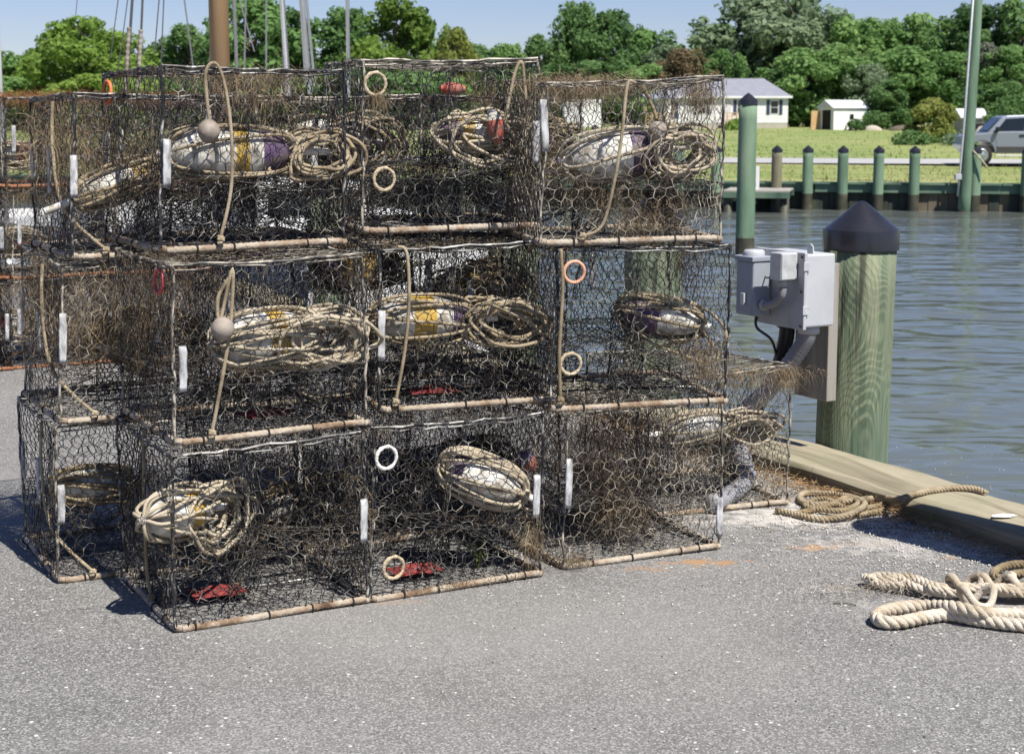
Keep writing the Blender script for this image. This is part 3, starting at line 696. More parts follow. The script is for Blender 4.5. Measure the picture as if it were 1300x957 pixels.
def weed_clump(rng, c, size, n, L, w=(.0004, .0013), sag=.7, mat='weed'):
    p = np.asarray(c) + rng.normal(0, 1, (n, 3)) * np.asarray(size)
    return ribbons(rng, p, rng.normal(0, 1, (n, 3)), rng.uniform(L[0], L[1], n), rng.uniform(w[0], w[1], n), nseg=4, sag=sag)
RNG = np.random.default_rng(77)
def pot(loc, rz, var, label, group, zincs=(), rings=(), cords=(), clumps=(), bait=None, red=False, tilt=(0, 0), height=1.0):
    root = empty('crab_pot', loc, rz); root.rotation_euler = (tilt[0], tilt[1], rz); root.scale = (1, 1, height)
    v = VAR[var]; key = 'r' if red else 't'
    for nm in ('front_panel', 'back_panel', 'side_panel', 'side_panel.001', 'top_panel', 'floor_panel', 'partition', 'inner_wall', 'funnel', 'bait_well', 'seam'):
        link(nm.split('.')[0], v[nm], root)
    w = link('dried_weed', v['weed'], root); stuff(w)
    hx, hy = PW / 2, PD / 2
    for (x, y, a) in ((0, -hy, 0), (0, hy, 0), (-hx, 0, math.pi / 2), (hx, 0, math.pi / 2)):
        b = link('base_bar', RB[(key, 'x')], root, (x, y, .0115), (0, 0, a))
        for xx in (-.22, -.05, .14, .24): link('wire_tie', TIE, b, (xx + .03 * math.sin(xx * 50 + var + y * 9), 0, 0))
    for (x, y, a) in ((-hx, -hy, 0), (hx, -hy, math.pi / 2), (hx, hy, math.pi), (-hx, hy, -math.pi / 2)):
        link('bar_corner', CORN[key], root, (x, y, .0115), (0, 0, a))
    for i, (x, y, z, tl) in enumerate(zincs):
        link('zinc_bar', ZN[(i + var) % 4], root, (x, y, z), (tl * .5, tl, (0 if abs(y) > hy - .05 else math.pi / 2)))
    for (kind, face, x, z) in rings:
        p, r = ((x, -hy - .004, z), 0) if face == 'f' else (((-hx - .004), x, z), math.pi / 2)
        link('cull_ring', RING[kind], root, p, (.05, .3, r + .08))
    for (pts, ball, mat) in cords:
        mb = MB(); mb.tube(smooth_path(pts, 6), .0058, 6)
        c = mb.build('closing_cord', M[mat], root, True)
        e = Vector(pts[-1]); mb = MB(); rr = random.Random(9)
        for k in range(5): mb.tube([e + Vector((rr.uniform(-.012, .012), rr.uniform(-.008, .004), rr.uniform(-.012, .012))) for _ in range(4)], .0055, 5)
        mb.build('knot', M[mat], c, True)
        if ball:
            mb = MB(); mb.lathe([(.008, -.034), (.02, -.029), (.031, -.012), (.034, .002), (.029, .018), (.018, .029), (.008, .034), (.0, .034)], 18, c=ball)
            mb.build('ball_float', M['b_grey'], c, True)
    for (c, size, n, L, mat) in clumps:
        vv, q = weed_clump(RNG, c, size, int(n * 1.05), L); vv[:, 2] = np.maximum(vv[:, 2], .012)
        stuff(link('weed_clump', np_mesh('weed_clump', vv, q, M[mat]), root))
    if bait:
        mb = MB(); rr = random.Random(5); n = 9; m = 6; vs = []
        for j in range(m + 1):
            for i in range(n + 1):
                vs.append((bait[0] + (i / n - .5) * .17, bait[1] + (j / m - .5) * .11, .022 + .022 * math.sin(math.pi * i / n) * math.sin(math.pi * j / m) + rr.uniform(0, .008)))
        mb.add(vs, [(j*(n+1)+i, j*(n+1)+i+1, (j+1)*(n+1)+i+1, (j+1)*(n+1)+i) for j in range(m) for i in range(n)]); mb.build('red_bait_bag', M['bait_red'], root)
    return tag(root, label, 'crab pot', group)

# --- buoys with their wound line
def buoy(name, p, rz, pitch, bands, label, group, L=.27, r=.064, wraps=8, coil=6, coil_at=.20, coil_r=.075, stick=.42, rope='rope_pale', seed=1, flat=.55, roll=0):
    rr = random.Random(seed); root = empty(name, p); root.rotation_euler = Matrix.Rotation(rz, 3, 'Z').to_euler()
    root.rotation_euler = (roll, pitch, rz)
    # body: bullet float along local x
    prof = []; N = 16
    for i in range(N + 1):
        x = -L / 2 + L * i / N; f = abs(2 * i / N - 1); rad = r * (1 - f ** 3.2 * .62) if i < N * .5 else r * (1 - f ** 2.4 * .55)
        prof.append((rad, x))
    prof = [(.012, -L / 2 - .004)] + prof + [(.012, L / 2 + .004)]
    mats = []
    for i in range(len(prof) - 1):
        f = min(.999, max(0, (prof[i][1] + L / 2) / L)); mats.append(bands[int(f * len(bands))][0])
    names = sorted(set(b[1] for b in bands)); idx = {n: i for i, n in enumerate(names)}
    mats = []
    for i in range(len(prof) - 1):
        f = min(.999, max(0, ((prof[i][1] + prof[i+1][1]) / 2 + L / 2) / L)); mats.append(idx[bands[int(f * len(bands))][1]])
    mb = MB(); mb.lathe(prof, 22, mats=mats); mb.v = [(z, x, y) for (x, y, z) in mb.v]
    mb.build('float_body', [M[n] for n in names], root, True)
    if stick:
        mb = MB(); a = -stick * .42; b = stick * .58
        mb.tube([(a, 0, 0), (a + .001, 0, 0), (b, 0, 0)], .0115, 10, caps=False); mb.tube([(b - .03, 0, 0), (b, 0, 0)], .0075, 10); mb.tube([(a, 0, 0), (a + .03, 0, 0)], .0075, 10)
        mb.build('stick', M['pvc'], root, True)
    mb = MB()
    pts = []
    for k in range(wraps):                                  # line wound from end to end
        ang = rr.uniform(0, math.pi); ext = L / 2 + rr.uniform(.008, .03); wd = r + .007 + rr.uniform(0, .008)
        sk = rr.uniform(-.5, .5)
        for i in range(18):
            w = 2 * math.pi * i / 18; c = math.cos(w); s = math.sin(w)
            x = ext * abs(c) ** .8 * (1 if c > 0 else -1); f = min(1, abs(x) / (L / 2)); rad = (wd) * abs(s) ** .55 * (1 if s > 0 else -1)
            a2 = ang + sk * c
            pts.append(Vector((x, rad * math.cos(a2), rad * math.sin(a2))))
    if len(pts) > 8: mb.tube(smooth_path(pts, 2), .0056, 6)
    pts = []
    for k in range(coil):                                   # loose hank at one end
        cx = coil_at + rr.uniform(-.03, .03); cr = coil_r * rr.uniform(.65, 1.15); ty = rr.uniform(-.5, .5); tz = rr.uniform(-.6, .6)
        for i in range(12):
            w = 2 * math.pi * i / 12 + k; q = cr * rr.uniform(.9, 1.1)
            e = Vector((q * math.cos(w) * 1.15, q * math.sin(w) * ty, q * math.sin(w) * flat * (1 - .4 * abs(ty)) + rr.uniform(-.008, .008)))
            e.z += tz * e.x * .3; e.y += (k - coil / 2) * .010 + rr.uniform(-.004, .004)
            pts.append(Vector((cx, 0, -.012)) + e)
    if coil: mb.tube(smooth_path(pts, 3), .0060, 6)
    mb.build('wound_line', M[rope], root, True)
    return tag(root, label, 'buoy', group)
W_, Y_, P_, R_ = (0, 'b_white'), (0, 'b_yellow'), (0, 'b_purple'), (0, 'b_red')

FG = 'crab pots of the big stack'
def frontpot(px, py, z, adeg, *a, **k):
    c = on_z(px, py, z); an = math.radians(adeg); ux = Vector((math.cos(an), math.sin(an), 0)); vx = Vector((-math.sin(an), math.cos(an), 0))
    ctr = c + ux * PW / 2 + vx * PD / 2
    o = pot(ctr, an, *a, **k); return o
T1, T2 = .535, 1.07
fx, fy = PW / 2, -PD / 2
# front row: column farthest from the water (A), middle (B), column nearest the electrical boxes (C)
A1 = frontpot(225, 803, 0, 27.9, 0, 'bottom crab pot of the front corner column, coiled line and pale buoy inside', FG,
    zincs=[(-fx, -.0, .22, .05), (fx - .02, fy - .008, .20, .02), (fx - .21, .25, .26, 0)], bait=(-.10, -.05),
    cords=[([(-fx, .0, PH + .02), (-fx - .01, -.02, .35), (-fx - .005, .0, .12), (-fx, -.02, .03)], None, 'rope_brown')])
A2 = frontpot(225, 566, T1, 29, 1, 'middle crab pot of the front corner column, grey ball float on its cord', FG,
    zincs=[(-fx + .02, fy - .008, .16, .02), (.05, .25, .30, 0)], rings=[('red', 's', -.18, PH - .06)],
    cords=[([(-.12, fy - .004, PH - .03), (-.17, fy - .012, PH - .1), (-.165, fy - .008, PH - .17), (-.125, fy - .012, PH - .02), (-.14, fy - .02, .33), (-.18, fy - .02, .13), (-.20, fy - .012, .03)], (-.165, fy - .03, .335), 'rope')],
    clumps=[((-.24, .22, .36), (.05, .06, .08), 900, (.04, .13), 'weed'), ((-.2, .0, .44), (.09, .1, .05), 500, (.03, .1), 'weed_dark')], bait=(.05, -.08))
A3 = frontpot(205, 322, T2, 30, 3, 'top crab pot of the front corner column, orange ring on its side', FG,
    zincs=[(-fx + .02, fy - .008, .19, .03), (-fx, .27, .18, .04), (.05, .26, .28, 0)], rings=[('orange', 's', .20, PH - .065)],
    cords=[([(-.14, fy, PH - .16), (-.15, fy - .004, PH - .02), (-.12, fy - .01, PH + .012), (-.095, fy - .015, PH - .05), (-.08, fy - .02, .34), (-.085, fy - .02, .18), (-.12, fy - .012, .035)], (-.15, fy - .02, .345), 'rope')],
    clumps=[((.10, .0, PH - .01), (.12, .12, .008), 700, (.03, .12), 'weed'), ((.02, fy + .02, PH - .06), (.07, .03, .04), 400, (.03, .1), 'weed')], height=1.045)
B1 = frontpot(471, 765, 0, 27.8, 3, 'bottom crab pot of the middle column, two pale crusted rings on its face', FG,
    zincs=[(fx - .03, fy - .008, .20, .03)], rings=[('white', 'f', -.245, PH - .085), ('tan', 'f', -.225, .10)],
    clumps=[((fx - .04, fy, .13), (.015, .01, .04), 260, (.04, .1), 'weed'), ((.12, fy, .02), (.06, .012, .006), 200, (.03, .08), 'weed'), ((-.05, fy, .02), (.05, .012, .006), 160, (.02, .06), 'weed')], bait=(-.07, -.12), height=1.02)
B2 = frontpot(484, 524, T1 + .01, 17, 0, 'middle crab pot of the middle column, striped buoy and brown coil inside', FG,
    zincs=[(-fx + .0, fy - .008, .17, .02), (.0, .27, .30, 0)],
    cords=[([(-.24, fy, PH + .0), (-.215, fy - .012, PH - .02), (-.21, fy - .016, .36), (-.225, fy - .016, .2), (-.255, fy - .01, .035)], None, 'rope')], bait=(-.08, -.1))
B3 = frontpot(463, 297, T2 + .032, 18, 1, 'top crab pot of the middle column, tangle of line and red floats inside', FG,
    zincs=[(fx - .025, fy - .008, .21, .03)], rings=[('tan', 'f', -.26, PH - .075), ('tan', 'f', -.235, .165)],
    cords=[([(.17, fy, PH - .20), (.2, fy - .01, PH - .05), (.225, fy - .012, PH - .005), (.235, fy - .012, PH - .06), (.25, fy - .008, PH - .2)], None, 'rope')],
    clumps=[((-.255, fy, PH - .11), (.015, .008, .012), 220, (.03, .08), 'weed'), ((.22, .05, PH - .12), (.03, .05, .05), 500, (.03, .09), 'weed')], height=1.055)
C1 = frontpot(716, 723, 0, 24.5, 2, 'bottom crab pot of the column nearest the electrical boxes, brown weed clogging its middle', FG,
    zincs=[(-fx + .01, fy - .008, .21, .02), (fx - .01, fy - .008, .05, .0)],
    clumps=[((-.06, .02, .38), (.11, .12, .06), 1500, (.05, .2), 'weed_dark'), ((-.04, -.05, .22), (.05, .07, .1), 900, (.04, .12), 'weed_dark'), ((.02, -.1, .12), (.05, .08, .06), 900, (.03, .1), 'weed'), ((-.27, fy, .03), (.03, .02, .01), 260, (.03, .09), 'weed')])
C2 = frontpot(699, 523, T1, 13, 3, 'middle crab pot of the column nearest the electrical boxes, pink ring at its upper corner', FG,
    zincs=[(-.0, .27, .33, 0)], rings=[('pink', 'f', -.225, PH - .075), ('tan', 'f', -.235, .155)],
    cords=[([(-fx + .03, fy - .005, PH), (-fx + .035, fy - .012, .4), (-fx + .025, fy - .012, .2), (-fx + .03, fy - .01, .04)], None, 'rope_brown')],
    clumps=[((.20, fy + .02, .19), (.07, .02, .015), 260, (.02, .07), 'weed'), ((.22, fy + .01, .14), (.02, .02, .03), 200, (.03, .07), 'weed'), ((.05, -.05, PH), (.2, .05, .01), 300, (.02, .06), 'weed_dark'), ((.18, -.2, PH - .03), (.03, .03, .03), 260, (.03, .1), 'weed_dark'),
            ((-.05, fy, .0), (.1, .01, .008), 300, (.03, .09), 'weed')])
C3 = frontpot(688, 312, T2, 13, 2, 'top crab pot of the column nearest the electrical boxes, weed fringe on its lid', FG,
    zincs=[(-fx + .01, fy - .008, .30, -.05)],
    cords=[([(.07, -.12, PH - .02), (.0, fy, PH - .01), (-.03, fy - .02, PH - .02), (-.05, fy - .03, .34), (-.075, fy - .03, .19), (-.11, fy - .02, .06), (-.17, fy - .01, .03)], None, 'rope'),
           ([(.06, -.2, PH - .02), (.10, -.2, PH - .10), (.11, -.22, PH - .16)], (.10, -.24, PH - .165), 'rope_brown')],
    clumps=[((-.12, -.05, PH + .0), (.10, .14, .012), 1900, (.03, .12), 'weed'), ((.25, -.2, PH - .03), (.025, .05, .03), 500, (.03, .11), 'weed'), ((-.22, .05, .28), (.05, .06, .08), 800, (.03, .1), 'weed'),
            ((-.04, -.1, .17), (.07, .06, .04), 700, (.03, .12), 'weed'), ((.16, -.14, .14), (.03, .04, .05), 700, (.04, .13), 'weed_dark'), ((.03, fy + .04, .08), (.05, .02, .03), 420, (.03, .09), 'weed')], height=.99)
# pot standing on its own at the end of the row, behind the bottom one
c = on_z(1000, 641, 0); an = math.radians(20)
pot(c - Vector((math.cos(an), math.sin(an), 0)) * PW / 2 + Vector((-math.sin(an), math.cos(an), 0)) * PD / 2, an, 2, 'single crab pot on the pavement by the timber, under the electrical boxes', FG,
    clumps=[((.1, fy, PH), (.14, .02, .012), 700, (.03, .10), 'weed'), ((fx - .02, fy, PH - .02), (.02, .02, .02), 300, (.03, .1), 'weed'), ((-.05, .0, .25), (.1, .1, .05), 900, (.03, .1), 'weed')])
# rear row
rear = [['bottom crab pot of the rear row, at the end farthest from the water', 'bottom crab pot in the middle of the rear row', 'bottom crab pot of the rear row, at the end nearest the water'],
        ['middle tier crab pot of the rear row, at the end farthest from the water', 'middle tier crab pot in the middle of the rear row', 'middle tier crab pot of the rear row, at the end nearest the water'],
        ['top crab pot of the rear row, at the end farthest from the water', 'top crab pot in the middle of the rear row', 'top crab pot of the rear row, at the end nearest the water']]
for tier in range(3):
    for cidx in range(3):
        R2 = random.Random(tier * 7 + cidx)
        kw = {}
        if cidx == 0:
            kw = dict(zincs=[(-fx + .01, fy, .20, .03), (-fx, .0, .2, .04), (-fx, .25, .24, .03)], clumps=[((-.15, -.1, .33), (.1, .12, .09), 1500, (.05, .15), 'weed'), ((-.25, .1, .4), (.04, .15, .06), 700, (.05, .14), 'weed')] if tier else [((-.24, -.1, .25), (.02, .05, .03), 150, (.03, .08), 'weed')],
                      cords=[([(-fx, -.1, PH - .02), (-fx - .01, -.12, .35), (-fx, -.2, .16), (-.2, fy - .01, .03)], None, 'rope')])
        else:
            kw = dict(zincs=[(-.1, fy, .24, .03)], clumps=[((R2.uniform(-.1, .1), .0, .33), (.14, .12, .09), 900, (.04, .12), 'weed_dark')])
        p = uv(-.2 + .302 + (0, .03, .09)[tier] + cidx * .612 + R2.uniform(-.01, .01), .632 + .302 + R2.uniform(0, .02), tier * .516)
        if tier == 0 and cidx == 0: kw['clumps'] = [((-.24, -.1, .25), (.02, .05, .03), 150, (.03, .08), 'weed')]
        pot(p, ANG + R2.uniform(-.02, .02), (tier + cidx * 2 + 1) % 4, rear[tier][cidx], FG, height=.972, **kw)
# second stack farther along the wharf, rustier
SG = 'rusty crab pots of the second stack'
tn = ['bottom', 'middle', 'top']; cn = ['farthest from the water', 'second from the inland end', 'third from the inland end', 'nearest the water']
for tier in range(3):
    for cidx in range(4):
        R2 = random.Random(50 + tier * 7 + cidx)
        p = uv(-.42 + cidx * .615, 5.45 + R2.uniform(-.02, .02), tier * .535)
        pot(p, ANG + R2.uniform(-.03, .03), (2 + cidx * (tier + 1)) % 4, 'rust framed crab pot, %s tier of the second stack, %s' % (tn[tier], cn[cidx]), SG, red=True,
            zincs=[(-fx + .04, fy - .008, .2, .03), (fx - .03, fy - .008, .18, .03)], clumps=[((0, 0, PH + (.012 if tier == 2 else -.03)), (.19, .19, .014), 1800, (.04, .12), 'weed_rust' if tier == 2 else 'weed'), ((R2.uniform(-.1, .1), -.05, .3), (.16, .12, .1), 900, (.04, .12), 'weed')])

# ------------------------------------------------------------------ buoys stowed inside the pots
BG = 'buoys and line stowed in the crab pots'
def bat(px, py, v, pt=None):
    """place at a pixel, v metres behind the front of a pot (or of the whole row)"""
    d = ray(px, py); o = Vector((0, 0, EYE))
    if pt:
        a = pt.rotation_euler[2]; n = Vector((-math.sin(a), math.cos(a), 0)); c = Vector(pt.location) - n * PD / 2
    else: n, c = V, P0
    return o + d * ((v - (o - c).dot(n)) / d.dot(n))
D = math.radians
buoy('buoy', bat(292, 194, .14, A3), D(24), .0, [W_, W_, W_, W_, Y_, W_, P_, P_], 'long white, yellow and purple buoy in the top pot of the front corner column', BG, L=.36, r=.082, wraps=6, coil=16, coil_at=.29, coil_r=.105, stick=.55, rope='rope', seed=3, flat=.75)
buoy('buoy', bat(338, 430, .13, A2), D(24), -.05, [W_, W_, W_, Y_, W_, W_], 'white buoy wound thickly with pale line in the middle pot of the front corner column', BG, L=.30, r=.082, wraps=12, coil=18, coil_at=.17, coil_r=.125, stick=.3, seed=4, flat=.7)
buoy('buoy', bat(226, 652, .14, A1), D(60), .1, [W_, W_, Y_, W_], 'white buoy under loose coils in the bottom pot of the front corner column', BG, L=.24, r=.066, wraps=8, coil=13, coil_at=.12, coil_r=.105, stick=.36, seed=5, flat=.9)
buoy('buoy', bat(535, 405, .13, B2), D(16), .02, [W_, W_, Y_, W_, P_], 'white, yellow and purple buoy with brown coil in the middle pot of the middle column', BG, L=.30, r=.074, wraps=5, coil=18, coil_at=.26, coil_r=.115, stick=.44, rope='rope', seed=6, flat=.6)
buoy('buoy', bat(612, 608, .14, B1), D(-6), .35, [P_, W_, W_, W_], 'dark ended white buoy in the bottom pot of the middle column', BG, L=.25, r=.072, wraps=13, coil=2, coil_at=.10, coil_r=.06, stick=.34, seed=7)
buoy('buoy', bat(598, 172, .18, B3), D(20), .05, [P_, Y_, W_, W_], 'buoy half hidden by tangled line in the top pot of the middle column', BG, L=.22, r=.055, wraps=6, coil=15, coil_at=.06, coil_r=.12, stick=.25, seed=8, flat=.75)
buoy('float', bat(575, 113, .16, B3), D(10), .05, [R_, R_], 'small red float hanging near the lid of the top middle pot', BG, L=.075, r=.022, wraps=0, coil=0, stick=0)
buoy('float', bat(628, 160, .10, B3), D(10), 1.4, [W_, R_, R_], 'small faded red float standing in the tangled line of the top middle pot', BG, L=.11, r=.030, wraps=0, coil=0, stick=0)
buoy('buoy', bat(782, 196, .16, C3), D(8), -.10, [W_, W_, W_, P_, P_], 'white and purple buoy with pale stick in the top pot nearest the electrical boxes', BG, L=.33, r=.078, wraps=4, coil=20, coil_at=.21, coil_r=.095, stick=.46, rope='rope_pale', seed=9, flat=.8)
buoy('buoy', bat(838, 402, .2, C2), D(-10), .18, [P_, P_, W_, W_], 'dark buoy with white nose in the middle pot nearest the electrical boxes', BG, L=.26, r=.060, wraps=6, coil=4, coil_at=.04, coil_r=.14, stick=.3, rope='rope', seed=10, flat=.6)
buoy('buoy', bat(668, 586, .2, B1), D(10), .8, [P_, R_], 'small maroon float in the bottom middle pot', BG, L=.07, r=.032, wraps=0, coil=0, stick=0)
buoy('buoy', bat(885, 545, .62), D(16), -.06, [W_, W_, W_], 'white buoy with stick and loose coils in the single pot by the timber', BG, L=.24, r=.06, wraps=8, coil=16, coil_at=.20, coil_r=.10, stick=.5, rope='rope_pale', seed=11, flat=.5)
buoy('buoy', bat(150, 232, .75), D(30), -.35, [W_, W_, Y_], 'pale buoy and sticks in the top rear pot farthest from the water', BG, L=.26, r=.05, wraps=8, coil=7, coil_at=.14, coil_r=.09, stick=.6, rope='rope', seed=12)
buoy('buoy', bat(118, 615, .85), D(40), .1, [W_, W_], 'weathered buoy in the bottom rear pot farthest from the water', BG, L=.24, r=.055, wraps=12, coil=6, coil_at=.1, coil_r=.09, stick=.3, rope='rope_brown', seed=13)
buoy('buoy', bat(455, 345, .95), D(20), -.1, [P_, Y_, Y_, P_], 'yellow and purple buoy in the middle tier rear pot', BG, L=.28, r=.066, wraps=5, coil=4, coil_at=.1, coil_r=.09, stick=.5, seed=14, rope='rope_brown')
buoy('buoy', bat(165, 430, .90), D(40), .1, [W_, W_], 'weed covered buoy in the middle tier rear pot farthest from the water', BG, L=.26, r=.06, wraps=12, coil=12, coil_at=.1, coil_r=.13, stick=.3, rope='rope_brown', seed=15, flat=.8)
buoy('buoy', bat(20, 195, 5.4), D(20), 0, [W_, R_], 'buoy and coil in the top tier of the second stack', BG, L=.26, r=.06, wraps=8, coil=14, coil_at=.0, coil_r=.14, stick=.3, rope='rope_pale', seed=16, flat=.6)
buoy('buoy', bat(15, 305, 5.4), D(20), 0, [W_, R_], 'buoy and coil in the middle tier of the second stack', BG, L=.26, r=.06, wraps=8, coil=14, coil_at=.0, coil_r=.14, stick=.3, rope='rope_pale', seed=17, flat=.6)
buoy('buoy', bat(15, 410, 5.4), D(20), 0, [R_, W_], 'buoy and coil in the bottom tier of the second stack', BG, L=.26, r=.06, wraps=8, coil=14, coil_at=.0, coil_r=.14, stick=.3, rope='rope_pale', seed=18, flat=.6)

for i, (px, py, dv, rz, rope, bands, lb) in enumerate([
    (420, 175, .95, 20, 'rope', [W_, W_], 'buoy and hank in the top middle pot of the rear row'), (660, 180, 1.0, 15, 'rope_brown', [W_, P_], 'buoy and hank in the top rear pot nearest the water'),
    (590, 365, 1.0, 20, 'rope_brown', [W_, Y_, W_], 'buoy and hank in the middle tier rear pot nearest the water'), (375, 640, .95, 25, 'rope_brown', [W_, W_], 'buoy and hank in the bottom middle pot of the rear row'),
    (560, 590, 1.0, 10, 'rope_brown', [W_, P_], 'buoy and hank in the bottom rear pot nearest the water')]):
    buoy('buoy', bat(px, py, dv), D(rz), .1 - .05 * i, bands, lb, BG, L=.27, r=.064, wraps=6, coil=16, coil_at=.1, coil_r=.125, stick=.5, rope=rope, seed=30 + i, flat=.8)

# ------------------------------------------------------------------ far bulkhead, bollards, finger dock, pole
BA = math.atan2(BD.y, BD.x)
def bank_px(px):                                    # point of the bulkhead line seen at column px
    k = (px - CX) / F; s = BD.y / BD.x
    # x = k*t, t ~ y*cos + (eye-z)*sin
    y = BK0.y
    for _ in range(20):
        t_ = y * math.cos(TH) + (EYE - WATER) * math.sin(TH); x = k * t_; y = BK0.y + (x - BK0.x) * s
    return Vector((x, y, 0))
BW = empty('bulkhead', (BK0.x, BK0.y, WATER - .6), BA); zb = WATER - .6
mb = MB(); mb.box((-90, .12, 0), (60, .4, -.30 - zb)); mb.build('backing', M['planks_dark'], BW)
pm = {}
for i, k in enumerate(('planks_dark', 'planks_mud', 'planks_green')):
    mb = MB(); mb.box((-.12, 0, .3), (.12, .11, -.34 - zb)); pm[i] = mb.mesh('sheet_plank', M[k])
R = random.Random(8)
for i in range(-24, 66):
    x = i * .25; k = 1 if (x > 4.4 and R.random() < .8) else 0
    o = link('sheet_plank', pm[k], BW, (x, R.uniform(-.015, .015), R.uniform(-.03, .0)))
mb = MB(); mb.box((-90, 0, .3), (-6.2, .1, -.34 - zb)); stuff(mb.build('far_planks', M['planks_dark'], BW))
mb = MB(); mb.box((16.4, 0, .3), (60, .1, -.34 - zb)); stuff(mb.build('far_planks', M['planks_dark'], BW))
x = -90
while x < 60:                                       # wale boards
    mb = MB(); mb.box((0, -.10, 0), (3.96, -.005, .20)); o = mb.build('wale_board', M['planks_green'], BW); o.location = (x, 0, -.44 - zb + R.uniform(-.01, .01))
    mb = MB(); mb.box((0, -.16, 0), (3.97, .24, .05)); o = mb.build('cap_board', M['planks_green'], BW); o.location = (x + .7, 0, -.235 - zb)
    x += 4.0
tag(BW, 'green timber bulkhead with dark planks along the far bank', 'bulkhead')
FBG = 'capped bollards along the far bulkhead'
names = ['the finger dock', 'the finger dock side', '']
def blabel(i, n): return ''
bl = [(907, 'capped green bollard at the inland side of the small dock'), (983, 'brownish capped bollard at the outer side of the small dock'), (1022, 'capped bollard, first after the small dock'), (1066, 'capped bollard, second after the small dock'),
      (1111, 'capped bollard, third after the small dock'), (1156, 'capped bollard, fourth after the small dock'), (1233, 'capped bollard beside the tall green pole, with rope tied to it'), (1298, 'capped bollard in front of the pickup door')]
for px, lb in bl:
    p = bank_px(px) + Vector((0, -.24, 0)); d = p.y
    piling('bollard', p, WATER - .4, .66, .135 if px < 1290 else .15, lb, FBG, wet=WATER + .42, mat='pile_brown' if px == 983 else 'pile_far', n=16)
for k, px in enumerate((860, 812, 766, 720, 676, 632, 590)):
    p = bank_px(px) + Vector((0, -.24, 0))
    piling('bollard', p, WATER - .4, .66, .135, 'capped far bollard seen through the pots, number %s past the small dock' % ['one', 'two', 'three', 'four', 'five', 'six', 'seven'][k], FBG, wet=WATER + .42, mat='pile_far', n=16)
# small finger dock
p = bank_px(946) + Vector((0, -1.9, 0)); DK = empty('finger_dock', (p.x, p.y, WATER), BA)
for i in range(9):
    mb = MB(); mb.box((-.82, 0, .52), (.82, .185, .56)); o = mb.build('deck_plank', M['dock'], DK); o.location = (0, -.1 + i * .2, 0)
for y in (-.14, 1.60):
    mb = MB(); mb.box((-.84, y, .37), (.84, y + .04, .515)); mb.build('stringer', M['planks_green'], DK)
for x in (-.72, .70):
    mb = MB(); mb.lathe([(.12, -.5), (.12, .40), (.0, .41)], 14, c=(x, .05, 0)); mb.build('support_post', M['pile_wet'], DK, True)
mb = MB(); mb.box((-.07, .55, .56), (.01, .63, 1.15)); mb.build('white_post', M['white_paint'], DK)
tag(DK, 'small grey plank dock jutting from the far bulkhead', 'dock')
# tall green pole
p = bank_px(1219) + Vector((0, -.3, 0)); PO = empty('utility_pole', (p.x, p.y, WATER - .4))
mb = MB(); N = 12; vs = []
mb.tube([(.022 * z, 0, z) for z in [10 * i / N for i in range(N + 1)]], [.165 - .045 * i / N for i in range(N + 1)], 16); mb.build('shaft', M['pile_far'], PO, True)
mb = MB(); mb.tube([(-.19, -.09, .8), (-.155, -.09, 1.5), (-.10, -.09, 2.6), (.022 * 9 - .09, -.09, 9)], .028, 8); mb.build('conduit_pipe', M['box_metal'], PO, True)
mb = MB(); mb.box((-.28, -.15, 1.22), (-.12, 0, 1.36)); mb.build('junction_box', M['box'], PO, bevel=.01)
mb = MB(); mb.lathe([(.162, 0), (.162, .45), (.16, .46)], 16); o = mb.build('wet_band', M['pile_wet'], PO, True)
mb = MB(); mb.tube(smooth_path([(.14, -.13, 1.95), (.3, -.25, 1.75), (.48, -.3, 1.52)], 5), .025, 6); mb.build('mooring_line', M['rope_pale'], PO, True)
tag(PO, 'tall green utility pole with grey conduit on the far bulkhead', 'pole')

# ------------------------------------------------------------------ pickup on the road
def zland(p): d = p.y - bank(p.x).y; return land_z(d)
tp = on_z(1246, 212, -.29); TR = empty('pickup_truck', (tp.x, tp.y, -.262), BA * .3)   # local x runs to the tail, front wheel at 0
def tp_mesh(outl, y0, y1, name, mat, parent=TR, bev=.03):
    mb = MB(); mb.prism([(x, y0, z) for x, z in outl], (0, y1 - y0, 0)); o = mb.build(name, M[mat], parent, bevel=bev); return o
arch = lambda cx, r, z0: [(cx + r * math.cos(a), z0 + r * math.sin(a)) for a in [math.pi - math.pi * i / 10 for i in range(11)]]
body = [(-.60, .62), (-.64, .80), (-.59, 1.06), (-.42, 1.14), (.38, 1.22), (1.0, 1.245), (4.55, 1.245), (4.6, .6), (3.95, .56)] + [(x, z) for x, z in arch(3.45, .46, .46)][::-1] + [(2.95, .5), (.5, .5)] + arch(0, .46, .46)[::-1] + [(-.5, .55)]
tb = tp_mesh(body, 0, 1.9, 'body', 'truck', bev=.04)
cab = [(.18, 1.2), (.70, 1.76), (.88, 1.82), (1.5, 1.84), (1.74, 1.80), (1.82, 1.24)]
cb = MB(); A = [(x, .04 + .16 * max(0, (z - 1.24)) / .6, z) for x, z in cab]; B = [(x, 1.86 - .16 * max(0, (z - 1.24)) / .6, z) for x, z in cab]; n = len(cab)
cb.add(A + B, [tuple(range(n)), tuple(range(2*n - 1, n - 1, -1))] + [(i, n + i, n + (i+1) % n, (i+1) % n) for i in range(n)]); co = cb.build('cab', M['truck'], TR, bevel=.04)
def glass(pts, name, parent): mb = MB(); mb.prism([(x, .025 + .16 * (z - 1.24) / .6, z) for x, z in pts], (0, .02, 0)); return mb.build(name, M['pane'], parent)
glass([(.50, 1.28), (.84, 1.70), (1.52, 1.74), (1.48, 1.28)], 'side_window', co)
